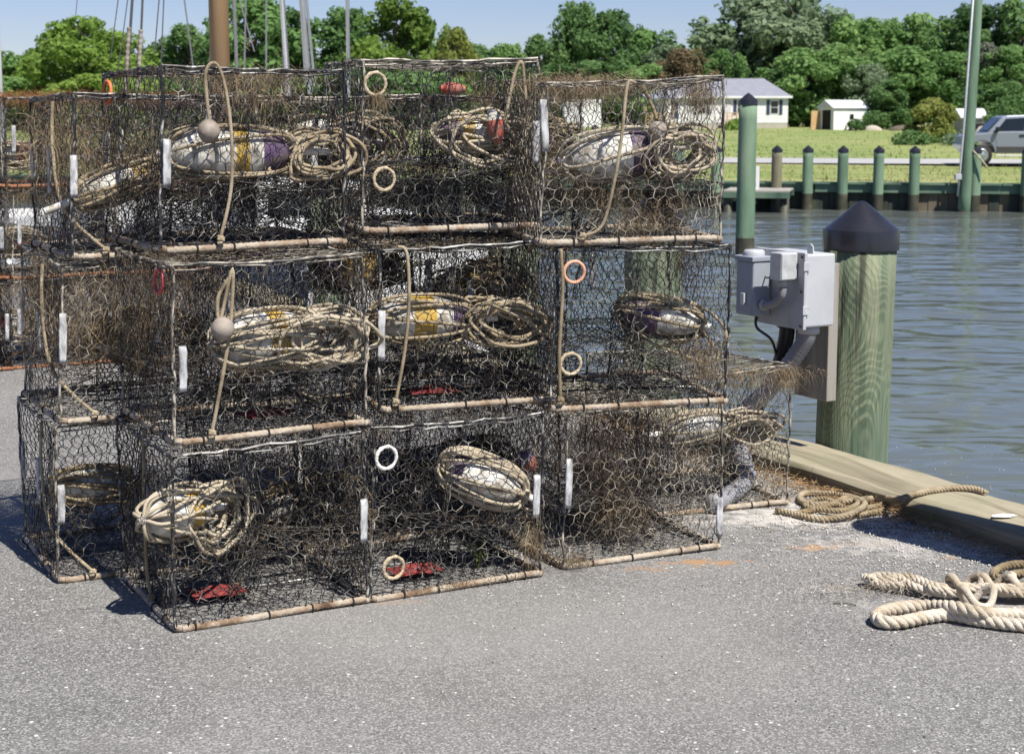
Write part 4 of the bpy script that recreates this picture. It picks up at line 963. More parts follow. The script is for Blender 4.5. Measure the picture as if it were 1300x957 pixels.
mb = MB(); mb.add([(.25, .22, 1.27), (.25, 1.68, 1.27), (.68, 1.58, 1.73), (.68, .32, 1.73)], [(0, 1, 2, 3)]); o = mb.build('windscreen', M['pane'], co); o.location = (-.03, 0, .02)
tp_mesh([(.5, .46), (.5, .72), (2.93, .72), (2.93, .46)], -.012, .3, 'rocker_panel', 'truck_low', bev=.02)
tp_mesh([(.45, .36), (.45, .41), (2.8, .41), (2.8, .36)], -.12, .05, 'running_board', 'alu', bev=.01)
tp_mesh([(.50, .72), (.44, 1.22), (.45, 1.22), (.51, .72)], -.004, .02, 'door_seam', 'truck_low', tb, 0)
tp_mesh([(1.6, .72), (1.6, 1.24), (1.61, 1.24), (1.61, .72)], -.004, .02, 'door_seam', 'truck_low', tb, 0)
tp_mesh([(1.3, 1.06), (1.3, 1.13), (1.5, 1.13), (1.5, 1.06)], -.03, .02, 'door_handle', 'dark', tb, .01)
tp_mesh([(.46, 1.22), (.44, 1.40), (.54, 1.42), (.56, 1.24)], -.2, .02, 'wing_mirror', 'dark', tb, .02)
for (x, y) in ((0, .0), (3.45, .0), (0, 1.64), (3.45, 1.64)):
    mb = MB(); mb.lathe([(.0, 0), (.24, .0), (.36, .02), (.385, .06), (.385, .2), (.36, .25), (0, .25)], 28); w = mb.build('wheel', M['tyre'], TR, True); w.location = (x, y + .02 + .25 * (y > 1) * 0, .385); w.rotation_euler = (-math.pi / 2, 0, 0)
    mb = MB(); mb.lathe([(.0, -.012), (.08, -.02), (.10, .0), (.2, -.004), (.235, -.012), (.24, .01)], 24); mb.build('rim', M['rim'], w, True)
tp_mesh([(-.67, .62), (-.69, .78), (-.59, .80), (-.57, .62)], .0, 1.9, 'front_bumper', 'alu', bev=.03)
tp_mesh([(-.62, .86), (-.612, 1.04), (-.45, 1.06), (-.47, .86)], -.006, .3, 'headlight', 'pane', bev=.02)
tag(TR, 'silver blue pickup truck parked on the far gravel road', 'pickup truck')

# ------------------------------------------------------------------ house, sheds
HD = 150.0
def hx_(px, D=HD): return (px - CX) / F * (D * math.cos(TH) + 1.0 * math.sin(TH))
hz = land_z(HD - bank(18).y)
x0, x1 = hx_(836), hx_(999.5); HW = x1 - x0
HS = empty('house', (x0, HD, hz))
mb = MB(); mb.box((0, 0, -.3), (HW, 8, .5)); mb.build('foundation', M['found'], HS)
mb = MB(); mb.box((-.02, -.03, .5), (HW + .02, 8.03, 3.0)); wl = mb.build('wall', M['white_paint'], HS)
mb = MB(); oh = .35; e = 2.98
mb.add([(-oh, -oh, e), (HW + oh, -oh, e), (HW + oh, 8 + oh, e), (-oh, 8 + oh, e), (1.6, 4, 4.75), (HW - 1.7, 4, 4.75)], [(0, 1, 5, 4), (1, 2, 5), (2, 3, 4, 5), (3, 0, 4), (3, 2, 1, 0)]); rf = mb.build('roof', M['roof'], HS)
mb = MB(); mb.box((-oh - .01, -oh - .04, e - .16), (HW + oh + .01, -oh - .005, e + .03)); mb.build('fascia', M['white_paint'], rf)
for i in range(6):
    z = .62 + i * .39; mb = MB(); mb.box((.0, -.045, z), (HW, -.031, z + .02)); mb.build('siding_board', M['white_paint'], wl)
for px in (890.5, 940.5, 982.5):
    xc = hx_(px) - x0; mb = MB(); mb.box((xc - .42, -.06, 1.32), (xc + .42, -.035, 2.62)); w = mb.build('window', M['white_paint'], HS)
    mb = MB(); mb.box((xc - .34, -.075, 1.40), (xc + .34, -.062, 1.94)); mb.build('pane', M['pane'], w)
    mb = MB(); mb.box((xc - .34, -.075, 2.0), (xc + .34, -.062, 2.54)); mb.build('pane', M['pane'], w)
    for s in (-1, 1):
        mb = MB(); mb.box((xc + s * .60 - .15, -.08, 1.3), (xc + s * .60 + .15, -.04, 2.66)); mb.build('shutter', M['navy'], w)
xc = hx_(921) - x0; mb = MB(); mb.box((xc - .48, -.07, .55), (xc + .48, -.035, 2.6)); dr = mb.build('door', M['roof_white'], HS)
mb = MB(); mb.box((xc - .25, -.085, 1.6), (xc + .25, -.072, 2.4)); mb.build('door_pane', M['roof_white'], dr)
xc2 = hx_(857) - x0; mb = MB(); mb.box((xc2 - .3, -.06, .9), (xc2 + .3, -.035, 2.5)); mb.build('side_door', M['navy'], HS)
for nm, a, b in (('front_steps', hx_(913) - x0, hx_(936) - x0), ('side_porch', hx_(817) - x0, hx_(852) - x0)):
    mb = MB(); mb.box((a, -2.4, .45), (b, -.12, .55)); dk = mb.build(nm, M['wood'], HS)
    for i in range(5):
        xx = a + (b - a) * i / 4; mb = MB(); mb.box((xx - .05, -2.38, -.3), (xx + .05, -2.28, 1.45 if nm == 'front_steps' or i not in (0, 4) else 2.7)); mb.build('post', M['wood'], dk)
    for zz in (.8, 1.1, 1.4):
        mb = MB(); mb.box((a, -2.4, zz), (b, -2.385, zz + .07)); mb.build('rail', M['wood'], dk)
a, b = hx_(817) - x0, hx_(852) - x0; mb = MB(); mb.prism([(a - .2, -2.7, 2.7), (a - .2, .0, 3.1), (a - .2, 0, 3.2), (a - .2, -2.7, 2.8)], (b - a + .4, 0, 0)); mb.build('porch_roof', M['roof'], HS)
mb = MB(); 
tag(HS, 'white ranch house with grey roof and navy shutters across the water', 'house')
def shed(px0, px1, D, h, label, name='shed', mat='white_paint', roofm='roof_white', door=None, rh=.7, dep=3.0, z=None):
    a, b = hx_(px0, D), hx_(px1, D); z = land_z(D - bank(18).y) if z is None else z; w = b - a; s = empty(name, (a, D, z)); mb = MB(); mb.box((0, 0, -.2), (w, dep, h)); wl = mb.build('wall', M[mat], s)
    o = .18; mb = MB(); mb.add([(-o, -o, h - .02), (w + o, -o, h - .02), (w + o, dep + o, h - .02), (-o, dep + o, h - .02), (-o, dep / 2, h + rh), (w + o, dep / 2, h + rh)], [(0, 1, 5, 4), (1, 2, 5), (2, 3, 4, 5), (3, 0, 4), (3, 2, 1, 0)]); mb.build('roof', M[roofm], s)
    return s, w, wl, h
s, w, wl, h = shed(1058, 1109, 140, 1.95, '', dep=2.4)
s.rotation_euler = (0, 0, .42)
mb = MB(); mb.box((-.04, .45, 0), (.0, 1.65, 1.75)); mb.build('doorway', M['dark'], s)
mb = MB(); mb.box((-1.0, 1.95, 0), (-.05, 2.03, 1.7)); mb.build('open_door', M['wood'], s)
mb = MB(); mb.box((1.7, -.05, .95), (2.1, -.01, 1.4)); mb.build('window', M['pane'], s)
tag(s, 'small white garden shed with open doorway near the tree line', 'shed')
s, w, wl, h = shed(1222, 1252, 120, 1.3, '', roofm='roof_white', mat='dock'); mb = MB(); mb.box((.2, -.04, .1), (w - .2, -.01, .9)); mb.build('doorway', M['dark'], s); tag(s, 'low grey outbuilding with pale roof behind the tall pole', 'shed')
# box trailer seen through the wire
a, b = hx_(716, 130), hx_(763, 130); z = land_z(130 - bank(5).y); s = empty('box_trailer', (a, 130, z))
mb = MB(); mb.box((0, 0, .45), (b - a, 4.5, 2.7)); mb.build('body', M['white_paint'], s, bevel=.05)
mb = MB(); mb.box((.1, -.03, .5), ((b - a) * .5, -.005, 2.6)); mb.build('rear_door', M['roof_white'], s)
for x in (.5, b - a - .5):
    mb = MB(); mb.lathe([(0, 0), (.3, 0), (.33, .04), (.33, .2), (0, .2)], 20); o = mb.build('wheel', M['tyre'], s, True); o.location = (x, -.05, .33); o.rotation_euler = (-math.pi / 2, 0, 0)
tag(s, 'white box trailer parked on the far grass left of the house', 'trailer')
# odds and ends by the shed
def mound(name, px, D, w, h, mat, label, cat):
    rr = random.Random(px); mb = MB(); n = 14; vs = []
    x = hx_(px, D); z = land_z(D - bank(18).y)
    prof = [(1, 0), (.95, .35), (.75, .7), (.4, .93), (0, 1)]
    for (r, q) in prof:
        for k in range(n): a = 2 * math.pi * k / n; j = rr.uniform(.85, 1.12); vs.append((w * r * j * math.cos(a), w * .7 * r * j * math.sin(a), h * q * rr.uniform(.9, 1.08)))
    mb.add(vs, [(i*n+k, i*n+(k+1) % n, (i+1)*n+(k+1) % n, (i+1)*n+k) for i in range(len(prof) - 1) for k in range(n)]); o = mb.build(name, M[mat], None, True); o.location = (x, D, z); return tag(o, label, cat)
mound('boulder', 1108, 138, .8, .45, 'found', 'tan boulder beside the white garden shed', 'boulder')
mound('boulder', 1145, 136, 1.1, .5, 'bark', 'brown heap of earth by the dark shrub', 'mound')
mound('boulder', 1261, 118, 1.6, .9, 'found', 'pale heap of sand behind the pickup truck', 'mound')

# ------------------------------------------------------------------ trees
def leaf_cloud(seed, lobes, n, size, flat=.0):
    """leaf clumps on the shells of many lobes; lobes: list of (cx,cy,cz,r)"""
    rng = np.random.default_rng(seed); Lb = np.array(lobes); w = Lb[:, 3] ** 2; k = rng.choice(len(Lb), n, p=w / w.sum())
    d = rng.normal(0, 1, (n, 3)); d /= np.linalg.norm(d, axis=1, keepdims=True)
    rad = Lb[k, 3] * (1 - .42 * rng.random(n) ** 2.0 + .10 * rng.normal(0, 1, n)); c = Lb[k, :3] + d * rad[:, None] * np.array([1, 1, .85])
    nrm = d + rng.normal(0, .65, (n, 3)) + np.array([0, 0, .25]); nrm /= np.linalg.norm(nrm, axis=1, keepdims=True)
    a = np.cross(nrm, rng.normal(0, 1, (n, 3))); a /= np.linalg.norm(a, axis=1, keepdims=True); b = np.cross(nrm, a)
    s = size * rng.uniform(.45, 1.5, n)[:, None] ** 1.3
    V_ = np.stack([c - a * s, c - b * s * .55 + nrm * s * .15, c + a * s, c + b * s * .55 + nrm * s * .15], 1).reshape(-1, 3)
    Q = np.arange(n * 4).reshape(n, 4); return V_, Q
def tree_variant(seed, kind):
    """unit tree: height 1, crown radius about .5 (scaled per tree)"""
    rr = random.Random(seed); lobes = []; mb = MB()
    top = 1.0; base = .12 if kind != 'tall' else .2
    mb.tube([(0, 0, -.03), (rr.uniform(-.01, .01), 0, .2), (rr.uniform(-.03, .03), rr.uniform(-.03, .03), .5), (rr.uniform(-.04, .04), 0, .85)], [.028, .022, .014, .004], 7)
    nl = 60
    for i in range(nl):
        z = base + (1 - base) * (i + rr.random()) / nl; f = (z - base) / (1 - base)
        if kind == 'round': R_ = .46 * math.sqrt(max(.02, 1 - (2 * f - .85) ** 2 * .72))
        elif kind == 'tall': R_ = .36 * math.sqrt(max(.02, 1 - (2 * f - .9) ** 2 * .8))
        else: R_ = .46 * (1 - f * .75)
        R_ *= rr.uniform(.6, 1.32); a = rr.uniform(0, 6.283); q = R_ * math.sqrt(rr.uniform(.15, 1)) * .82; lr = rr.uniform(.045, .165) * (1.15 - .45 * f)
        x, y = q * math.cos(a), q * math.sin(a); lobes.append((x, y, min(z, 1 - lr * .7), lr))
        if i % 3 == 0: mb.tube([(0, 0, max(.12, z - .22)), (x * .5, y * .5, z - .07), (x, y, z)], [.010, .007, .003], 5)
    v, q = leaf_cloud(seed, lobes, 12000, .021)
    return mb, v, q
TV = {}
for i, k in enumerate(('round', 'round', 'tall', 'round', 'cone')):
    mb, v, q = tree_variant(100 + i, k); TV[i] = (mb.mesh('trunk', M['bark']), {})
    for nm in LEAF: TV[i][1][nm] = (v, q)
cache = {}
def crown_mesh(i, nm):
    if (i, nm) not in cache: v, q = TV[i][1][nm]; cache[(i, nm)] = np_mesh('crown', v, q, LEAF[nm])
    return cache[(i, nm)]
def tree(px, top, D, wpx, leaf, var, label, group, rz=0, name='tree', base=None):
    z0 = land_z(max(0, D - bank(max(-80, min(60, hx_(px, D)))).y)) if base is None else base
    h = EYE + (HOR - top) * D / F - z0; w = wpx / F * D * 1.4
    o = empty(name, (hx_(px, D), D, z0 - .05), rz); o.scale = (w, w, h)
    link('trunk', TV[var][0], o); link('crown', crown_mesh(var, leaf), o)
    return tag(o, label, 'tree' if name == 'tree' else 'shrub', group)
TG = 'trees of the far tree line'
LBL = {'bright': 'bright green tree', 'mid': 'mid green tree', 'dark': 'dark green tree', 'pale': 'pale green tree', 'red': 'reddish brown tree', 'grey': 'greyish tree', 'yellow': 'yellow green tree'}
tl = [  # column, top row, distance, crown width (px), leaf, variant, where
 (-30,62,175,120,'mid',0,'at the far end of the tree line beyond the second pot stack'), (22,74,200,90,'dark',1,'low, beyond the second pot stack'), (62,58,160,80,'bright',3,'beyond the second pot stack'),
 (115,26,140,125,'bright',0,'tallest above the second pot stack'), (158,46,150,85,'bright',1,'behind the twisted mooring ropes'), (205,62,190,90,'dark',0,'in the low gap beside the wooden mast'), (245,36,185,100,'dark',3,'just inland of the wooden mast'),
 (318,2,165,130,'mid',1,'tallest beside the wooden mast'), (368,14,170,100,'dark',0,'behind the white rigging lines'), (440,16,170,90,'mid',2,'behind the thin white pole'), (500,4,165,110,'bright',0,'tallest behind the middle pots'),
 (545,30,168,64,'mid',3,'behind the middle pots'), (578,40,160,56,'yellow',1,'at the end of the bright group'), (612,60,210,80,'dark',0,'low in the gap of the tree line'), (648,60,190,66,'mid',1,'at the edge of the gap of the tree line'),
 (690,48,190,70,'dark',3,'behind the box trailer'), (735,8,190,70,'dark',2,'tall and dark behind the box trailer'), (778,18,190,90,'dark',0,'next to the tall dark tree behind the box trailer'),
 (822,42,195,100,'mid',1,'behind the house porch'), (850,60,180,70,'pale',3,'small and pale behind the house porch'), (905,36,205,90,'mid',0,'behind the middle of the house'),
 (950,2,195,150,'pale',1,'largest of the tree line, above the house roof'), (1010,-4,195,150,'pale',0,'largest beside the house gable'), (1060,22,195,110,'mid',3,'above the garden shed'), (1105,30,198,110,'mid',1,'behind the garden shed'),
 (1150,24,200,110,'mid',0,'behind the round bush'), (1196,30,195,90,'mid',3,'beside the tall pole'), (1242,12,190,110,'dark',1,'behind the tall pole'), (1292,6,185,110,'dark',0,'above the pickup'), (1345,16,185,110,'dark',3,'beyond the pickup'),
 (1400,20,190,120,'mid',0,'farthest beyond the pickup'), (-100,50,190,130,'mid',3,'farthest inland beyond the second pot stack')]
for i, (px, top, Dd, w, lf, vr, wh) in enumerate(tl): tree(px, top, Dd, w, lf, vr, '%s %s' % (LBL[lf], wh), TG, i * 1.3)
UG = 'smaller trees in front of the tree line'
ul = [(866,66,172,80,'red',1,'in front of the tree line above the porch'), (915,66,172,60,'mid',3,'in front of the tree line above the house roof'), (1025,64,165,100,'mid',0,'right behind the house gable'), (1070,58,165,100,'mid',3,'just behind the garden shed'),
 (1098,84,160,60,'pale',1,'low, beside the garden shed'), (1160,62,165,110,'mid',0,'behind the round bush, low'), (1205,70,160,80,'mid',1,'low, just beside the tall pole'), (1246,58,160,70,'grey',3,'behind the tall pole, low'), (1290,62,158,90,'mid',1,'low, above the pickup cab'),
 (1126,104,142,66,'dark',4,'conical and dark beside the garden shed'), (700,84,168,90,'dark',0,'low behind the box trailer'), (760,80,168,100,'dark',1,'low, next to the box trailer'), (640,86,168,90,'dark',3,'low in the gap'),
 (815,84,168,90,'mid',0,'low, beside the porch'), (1335,90,140,90,'dark',1,'low, beyond the pickup'), (20,100,150,120,'mid',1,'low, beyond the second pot stack'), (120,96,135,120,'bright',3,'low, behind the mooring ropes'), (230,92,150,120,'mid',0,'low, by the wooden mast'),
 (330,90,150,130,'dark',1,'low, behind the rigging'), (440,88,150,130,'mid',3,'low, behind the thin white pole'), (540,92,150,130,'mid',0,'low, behind the middle pots'), (990,90,170,90,'dark',1,'low and dark beside the house gable'), (1270,105,130,80,'dark',0,'low and dark behind the pickup bonnet')]
for i, (px, top, Dd, w, lf, vr, wh) in enumerate(ul): tree(px, top, Dd, w, lf, vr, 'small %s %s' % (LBL[lf], wh), UG, i * 2.1)
# round bush and low shrubs: own leaf clouds
def bush(px, top, D, wpx, leaf, seed, label, n=3500, size=.13):
    rr = random.Random(seed); z0 = land_z(D - bank(18).y); h = EYE + (HOR - top) * D / F - z0; w = wpx / F * D / 2
    lobes = []
    for i in range(34):
        a = rr.uniform(0, 6.283); f = rr.random(); z = h * (.08 + .80 * f); R_ = w * math.sqrt(max(.05, 1 - (f * .98) ** 2.2)) * rr.uniform(.35, .9); lobes.append((R_ * math.cos(a), R_ * math.sin(a), z, rr.uniform(.16, .3) * w))
    v, q = leaf_cloud(seed, lobes, n, size); o = empty('shrub', (hx_(px, D), D, z0)); link('crown', np_mesh('crown', v, q, LEAF[leaf]), o)
    mb = MB()
    for i in range(6): a = i * 1.05; mb.tube([(.05 * math.cos(a), .05 * math.sin(a), -.05), (w * .3 * math.cos(a), w * .3 * math.sin(a), h * .4), (w * .55 * math.cos(a), w * .5 * math.sin(a), h * .75)], [.05, .035, .012], 5)
    mb.build('stem', M['bark'], o); return tag(o, label, 'shrub', 'shrubs on the far grass')
bush(1181, 126, 98, 78, 'yellow', 5, 'large round yellow green bush on the far grass', 6000, .12)
bush(1160, 168, 94, 60, 'dark', 6, 'dark low shrub at the foot of the round bush', 1200, .10)
bush(1225, 168, 92, 60, 'pale', 7, 'pale low growth between round bush and tall pole', 1400, .08)
bush(1087, 152, 137, 30, 'dark', 8, 'small dark shrub against the white garden shed', 900, .12)
bush(935, 152, 140, 40, 'bright', 9, 'bright low shrub in front of the house steps', 1200, .12)
bush(1290, 120, 112, 90, 'dark', 10, 'dark shrub behind the pickup cab', 3000, .12)

# ------------------------------------------------------------------ moored boats and rigging behind the pots
def hull(root, L, B, z0, z1, mat, sheer=.35):
    """hull along local y (bow at +y), beam along x"""
    N = 14; prof = []; vs = []; fs = []
    for i in range(N + 1):
        f = i / N; y = -L / 2 + L * f; b = B / 2 * (1 - max(0, (f - .45) / .55) ** 2.2) * (.9 + .1 * min(1, f * 3)); zt = z1 + sheer * max(0, f - .3) ** 1.7; b = max(b, .02)
        vs += [(-b * .25, y, z0), (-b * .85, y, z0 + .25), (-b, y, zt), (-b + .07 * (b > .1), y, zt + .002), (b - .07 * (b > .1), y, zt + .002), (b, y, zt), (b * .85, y, z0 + .25), (b * .25, y, z0)]
    for i in range(N):
        for k in range(8):
            if k == 3: continue
            l = (k + 1) % 8; fs.append((i*8+k, (i+1)*8+k, (i+1)*8+l, i*8+l))
    fs += [tuple(range(8)), tuple(N*8 + k for k in range(7, -1, -1))]
    mb = MB(); mb.add(vs, fs); h = mb.build('hull', M[mat], root, False)
    mb = MB(); vs = []; fs = []
    for i in range(N + 1):
        a = vs_i = mbv(h, i); vs += [(a[0] + .02, a[1], a[2] - .12), (-a[0] - .02, a[1], a[2] - .12)]
    for i in range(N): fs.append((2*i, 2*i+1, 2*i+3, 2*i+2))
    mb.add(vs, fs); mb.build('deck', M['deck'], root); return h
def mbv(h, i): return tuple(h.data.vertices[i * 8 + 3].co)
def bpos(px, u_, z=0):
    """point at lateral offset u_ from the wharf line, seen at column px"""
    k = (px - CX) / F; v = 8.0
    for _ in range(60):
        p = uv(u_, v, z); t_ = p.y * math.cos(TH) + (EYE - z) * math.sin(TH); err = p.x - k * t_; v += err / .5
    return v
# white workboat
b1 = empty('workboat', uv(4.4, 10.7, WATER), ANG + .02)
hull(b1, 4.8, 2.0, -.3, 1.32, 'hull', .4)
mb = MB(); mb.box((-.6, -.3, 1.15), (.6, 1.3, 1.75)); cbn = mb.build('cabin', M['hull'], b1, bevel=.06)
for y in (-.2, .5):
    mb = MB(); mb.box((-.615, y, 1.42), (-.602, y + .5, 1.66)); mb.build('side_window', M['pane'], cbn)
for x in (-.5, .06):
    mb = MB(); mb.box((x, -.315, 1.42), (x + .42, -.302, 1.66)); mb.build('rear_window', M['pane'], cbn)
tag(b1, 'white workboat with low cabin moored behind the crab pots', 'boat')
# wooden masted boat
vm = bpos(281, 4.4, 1.5)
b2 = empty('sailing_workboat', uv(4.4, vm + 4.2, WATER), ANG + math.pi)
hull(b2, 9.4, 2.9, -.3, .9, 'hull', .6)
ms = MB(); ms.tube([(0, 4.2, .5), (0, 4.2, 5), (.05, 4.2, 13)], [.115, .112, .08], 18); mst = ms.build('mast', M['mast'], b2, True)
mb = MB(); mb.box((-.7, -2.0, .75), (.7, .6, 1.25)); mb.build('trunk_cabin', M['hull'], b2, bevel=.04)
tag(b2, 'white sailing workboat with a thick varnished wooden mast', 'boat')
def rig(px0, py0, px1, py1, Y, r, mat, name, parent=b2, n=6, lumpy=0):
    """a stay: straight line between two seen points at depth Y"""
    a = at_y(px0, py0, Y); b = at_y(px1, py1, Y); d = (a - b); a = b + d * (1 + 6.0 / max(.5, d.length)); inv = parent.matrix_world.inverted()
    mb = MB(); pts = [inv @ b.lerp(a, i / 60) for i in range(61)] if lumpy else [inv @ b, inv @ a]
    mb.tube(pts, [r * (1 + (.5 if i % 2 else -.2) * lumpy) for i in range(len(pts))] if lumpy else r, n); return mb.build(name, M[mat], parent, True)
b2.matrix_world = Matrix.Translation(b2.location) @ Matrix.Rotation(ANG + math.pi, 4, 'Z')
YM = uv(4.4, vm).y
rig(168, 0, 160, 120, YM - 1, .016, 'wire_grey', 'shroud', lumpy=0); rig(181, 0, 176, 118, YM - 1, .013, 'wire_grey', 'shroud')
rig(165, 45, 159, 122, YM - 1.2, .030, 'wire_white', 'chafe_guard', lumpy=.5) if False else None
for (a, b, c, d_, r, m_) in ((150, 0, 140, 75, .006, 'wire_grey'), (162, 0, 150, 90, .006, 'wire_grey'), (202, 0, 196, 70, .007, 'wire_grey'), (208, 0, 204, 90, .007, 'wire_grey'), (234, 0, 246, 90, .009, 'wire_white'), (98, 0, 96, 20, .004, 'wire_grey'),
                         (297, 0, 301, 100, .020, 'wire_white'), (312, 0, 310, 95, .010, 'wire_white'), (268, 0, 267, 120, .014, 'wire_white'), (283, 0, 277, 95, .008, 'wire_white'), (338, 0, 338, 100, .010, 'wire_white'), (304, 0, 323, 66, .007, 'wire_white')):
    rig(a, b, c, d_, YM, r, m_, 'stay')
# short lengths of pale chafing gear on the two shrouds
for (x0_, y0_, x1_, y1_) in ((164, 35, 159, 116), (179, 38, 175, 114)):
    a = at_y(x0_, y0_, YM - 1.03); b = at_y(x1_, y1_, YM - 1.03); inv = b2.matrix_world.inverted(); mb = MB()
    pts = [inv @ b.lerp(a, i / 40) for i in range(41)]; mb.tube(pts, [.017 + .009 * abs(math.sin(i * 2.3)) for i in range(41)], 7); mb.build('chafing_gear', M['b_grey'], b2, True)
# slim sailboat with pale masts
vm3 = bpos(372, 6.6, 1.5); b3 = empty('sailboat', uv(6.6, vm3 - 1.0, WATER), ANG); b3.matrix_world = Matrix.Translation(b3.location) @ Matrix.Rotation(ANG, 4, 'Z')
hull(b3, 8.5, 2.4, -.3, .85, 'hull', .4)
Y3 = uv(6.6, vm3).y
mb = MB(); mb.box((-.6, -1.8, .7), (.6, 1.4, 1.2)); mb.build('trunk_cabin', M['hull'], b3, bevel=.05)
for (a, b, c, d_, r, m_, nm) in ((358, 0, 367, 130, .040, 'alu', 'mast'), (383, 0, 394, 120, .038, 'wire_white', 'spar'), (389, 0, 400, 110, .020, 'wire_white', 'stay'), (381, 0, 388, 110, .012, 'wire_white', 'stay'), (441, 0, 443, 130, .028, 'wire_white', 'antenna_pole'), (358, 0, 360, 110, .012, 'wire_grey', 'stay')):
    rig(a, b, c, d_, Y3, r, m_, nm, b3)
tag(b3, 'white sailboat with slim pale masts moored behind the pots', 'boat')
p = at_y(3, 150, 16); o = empty('flag_pole', (p.x, p.y, 0)); mb = MB(); mb.tube([(0, 0, 0), (-.03, 0, 6)], .028, 8); mb.build('shaft', M['wire_white'], o, True); mb = MB(); mb.lathe([(.12, 0), (.12, .02), (.05, .05), (.04, .12)], 14); mb.build('base', M['alu'], o, True)
tag(o, 'slim white pole standing beyond the second pot stack', 'pole')

# ------------------------------------------------------------------ ropes lying on the wharf
def groundrope(name, px, R_, pitch, mat, label, k=6):
    pts = [on_z(x, y, z) for (x, y, z) in px]; mb = MB(); c = pts[0].copy(); c.z = 0
    rope3(mb, [p - c for p in smooth_path(pts, k)], R_, pitch, 7); o = mb.build(name, M[mat], None, True); o.location = c
    return tag(o, label, 'rope')
groundrope('mooring_rope', [(1252, 626, .088), (1235, 620, .095), (1205, 620, .094), (1165, 626, .092), (1143, 633, .085), (1120, 632, .03), (1095, 634, .03), (1060, 638, .02), (1030, 640, .018), (1016, 634, .016), (1022, 626, .015), (1055, 627, .015), (1085, 632, .03), (1098, 640, .035), (1085, 650, .03), (1062, 657, .018), (1035, 658, .014), (1003, 651, .014), (985, 648, .014)],
    .0125, .045, 'rope', 'tan mooring rope looped on the shells and draped over the edge timber')
groundrope('mooring_rope', [(1012, 652, .014), (1035, 646, .016), (1056, 640, .028), (1075, 632, .03), (1090, 638, .03), (1075, 645, .02), (1050, 634, .03), (1030, 636, .018), (1024, 643, .016), (1060, 648, .02), (1100, 645, .02), (1125, 640, .016), (1118, 648, .014), (1090, 654, .013)],
    .0115, .042, 'rope_brown', 'darker tan rope tangled under the mooring rope beside the single pot')
groundrope('dock_line', [(1330, 778, .022), (1290, 780, .022), (1250, 778, .045), (1215, 771, .05), (1180, 769, .025), (1150, 770, .022), (1124, 775, .022), (1113, 782, .022), (1121, 789, .022), (1145, 789, .022), (1175, 783, .022), (1205, 780, .022), (1240, 786, .022), (1275, 791, .022), (1330, 796, .022)],
    .020, .075, 'rope_cream', 'thick cream dock line with its bight lying open on the asphalt')
mb = MB(); rr = random.Random(2)
base = [on_z(x, y, z) for (x, y, z) in ((1330, 752, .03), (1290, 752, .035), (1250, 748, .04), (1215, 750, .035), (1185, 751, .03), (1160, 742, .03), (1135, 740, .028), (1112, 737, .025), (1101, 737, .022))]
c = base[0].copy(); c.z = 0
for k in range(5):
    pts = [p - c + Vector((rr.uniform(-.02, .02), rr.uniform(-.03, .03), rr.uniform(-.008, .018))) for p in base]; rope3(mb, smooth_path(pts, 5), .013, .06, 6)
for (x, y) in ((1265, 740), (1240, 756), (1300, 742), (1225, 741)):                       # strands knotted across
    q = on_z(x, y, .05) - c; mb.tube(smooth_path([q + Vector((.05 * math.cos(a), .035 * math.sin(a), .03 * math.sin(a * 2 + 1))) for a in [i * .9 for i in range(9)]], 4), .012, 7)
o = mb.build('dock_line', M['rope_cream'], None, True); o.location = c
v_, q_ = weed_clump(RNG, (-1.0 * .45, .06, .03), (.16, .03, .01), 500, (.02, .06), sag=.2); v_[:, 2] = np.maximum(v_[:, 2], .005)
stuff(link('frayed_fibre', np_mesh('frayed_fibre', v_, q_, M['rope_cream']), o)); tag(o, 'frayed cream rope bundle with knots lying on the asphalt', 'rope')
groundrope('dock_line', [(1330, 722, .02), (1300, 716, .035), (1278, 718, .035), (1262, 726, .03), (1266, 733, .03), (1285, 733, .03), (1300, 727, .05), (1325, 722, .05), (1340, 732, .03), (1310, 742, .05), (1285, 744, .05), (1279, 737, .06), (1290, 728, .065), (1330, 727, .06)],
    .0135, .05, 'rope_brown', 'coil of brown rope lying on the frayed cream bundle')
# ------------------------------------------------------------------ shell grit and debris
def flakes(name, P, s, mat, seed, flatn=.5):
    rng = np.random.default_rng(seed); n = len(P); a = rng.normal(0, 1, (n, 3)) * np.array([1, 1, flatn]); a /= np.linalg.norm(a, axis=1, keepdims=True)
    b = np.cross(a, np.array([0, 0, 1.0]) + rng.normal(0, flatn, (n, 3))); b /= np.linalg.norm(b, axis=1, keepdims=True); nn = np.cross(a, b); s = s[:, None]
    V_ = np.stack([P - a * s, P - b * s * .7, P + a * s, P + b * s * .7, P + nn * s * .35, P - nn * s * .35], 1).reshape(-1, 3); V_[:, 2] = np.maximum(V_[:, 2], .0015)
    o = np.arange(n)[:, None] * 6; T = [(0,1,4),(1,2,4),(2,3,4),(3,0,4),(1,0,5),(2,1,5),(3,2,5),(0,3,5)]
    return np_mesh(name, V_, np.concatenate([o + np.array([t_]) for t_ in T], 0), mat)
rng = np.random.default_rng(21)
def scatter_uv(n, u0, us, v0, v1, skew=1):
    u = u0 - np.abs(rng.normal(0, us, n)); v = rng.uniform(v0, v1, n); p = np.array(P0) + np.outer(u, np.array(U)) + np.outer(v, np.array(V)); p[:, 2] = .004; return p
M['shell'] = pmat('shell', [(.42,.39,.34), (.62,.60,.55), (.74,.72,.68)], 40, .8)
M['debris'] = pmat('reed_debris', [(.14,.08,.04), (.30,.19,.09), (.44,.32,.18)], 20, .95)
M['stone'] = pmat('small_stone', [(.10,.095,.09), (.24,.22,.20)], 40, .9)
P = np.concatenate([scatter_uv(5000, 2.775, .22, .1, 3.2), scatter_uv(1600, 2.775, .35, -.6, .3), scatter_uv(300, 2.7, .9, -1, 1.5)])
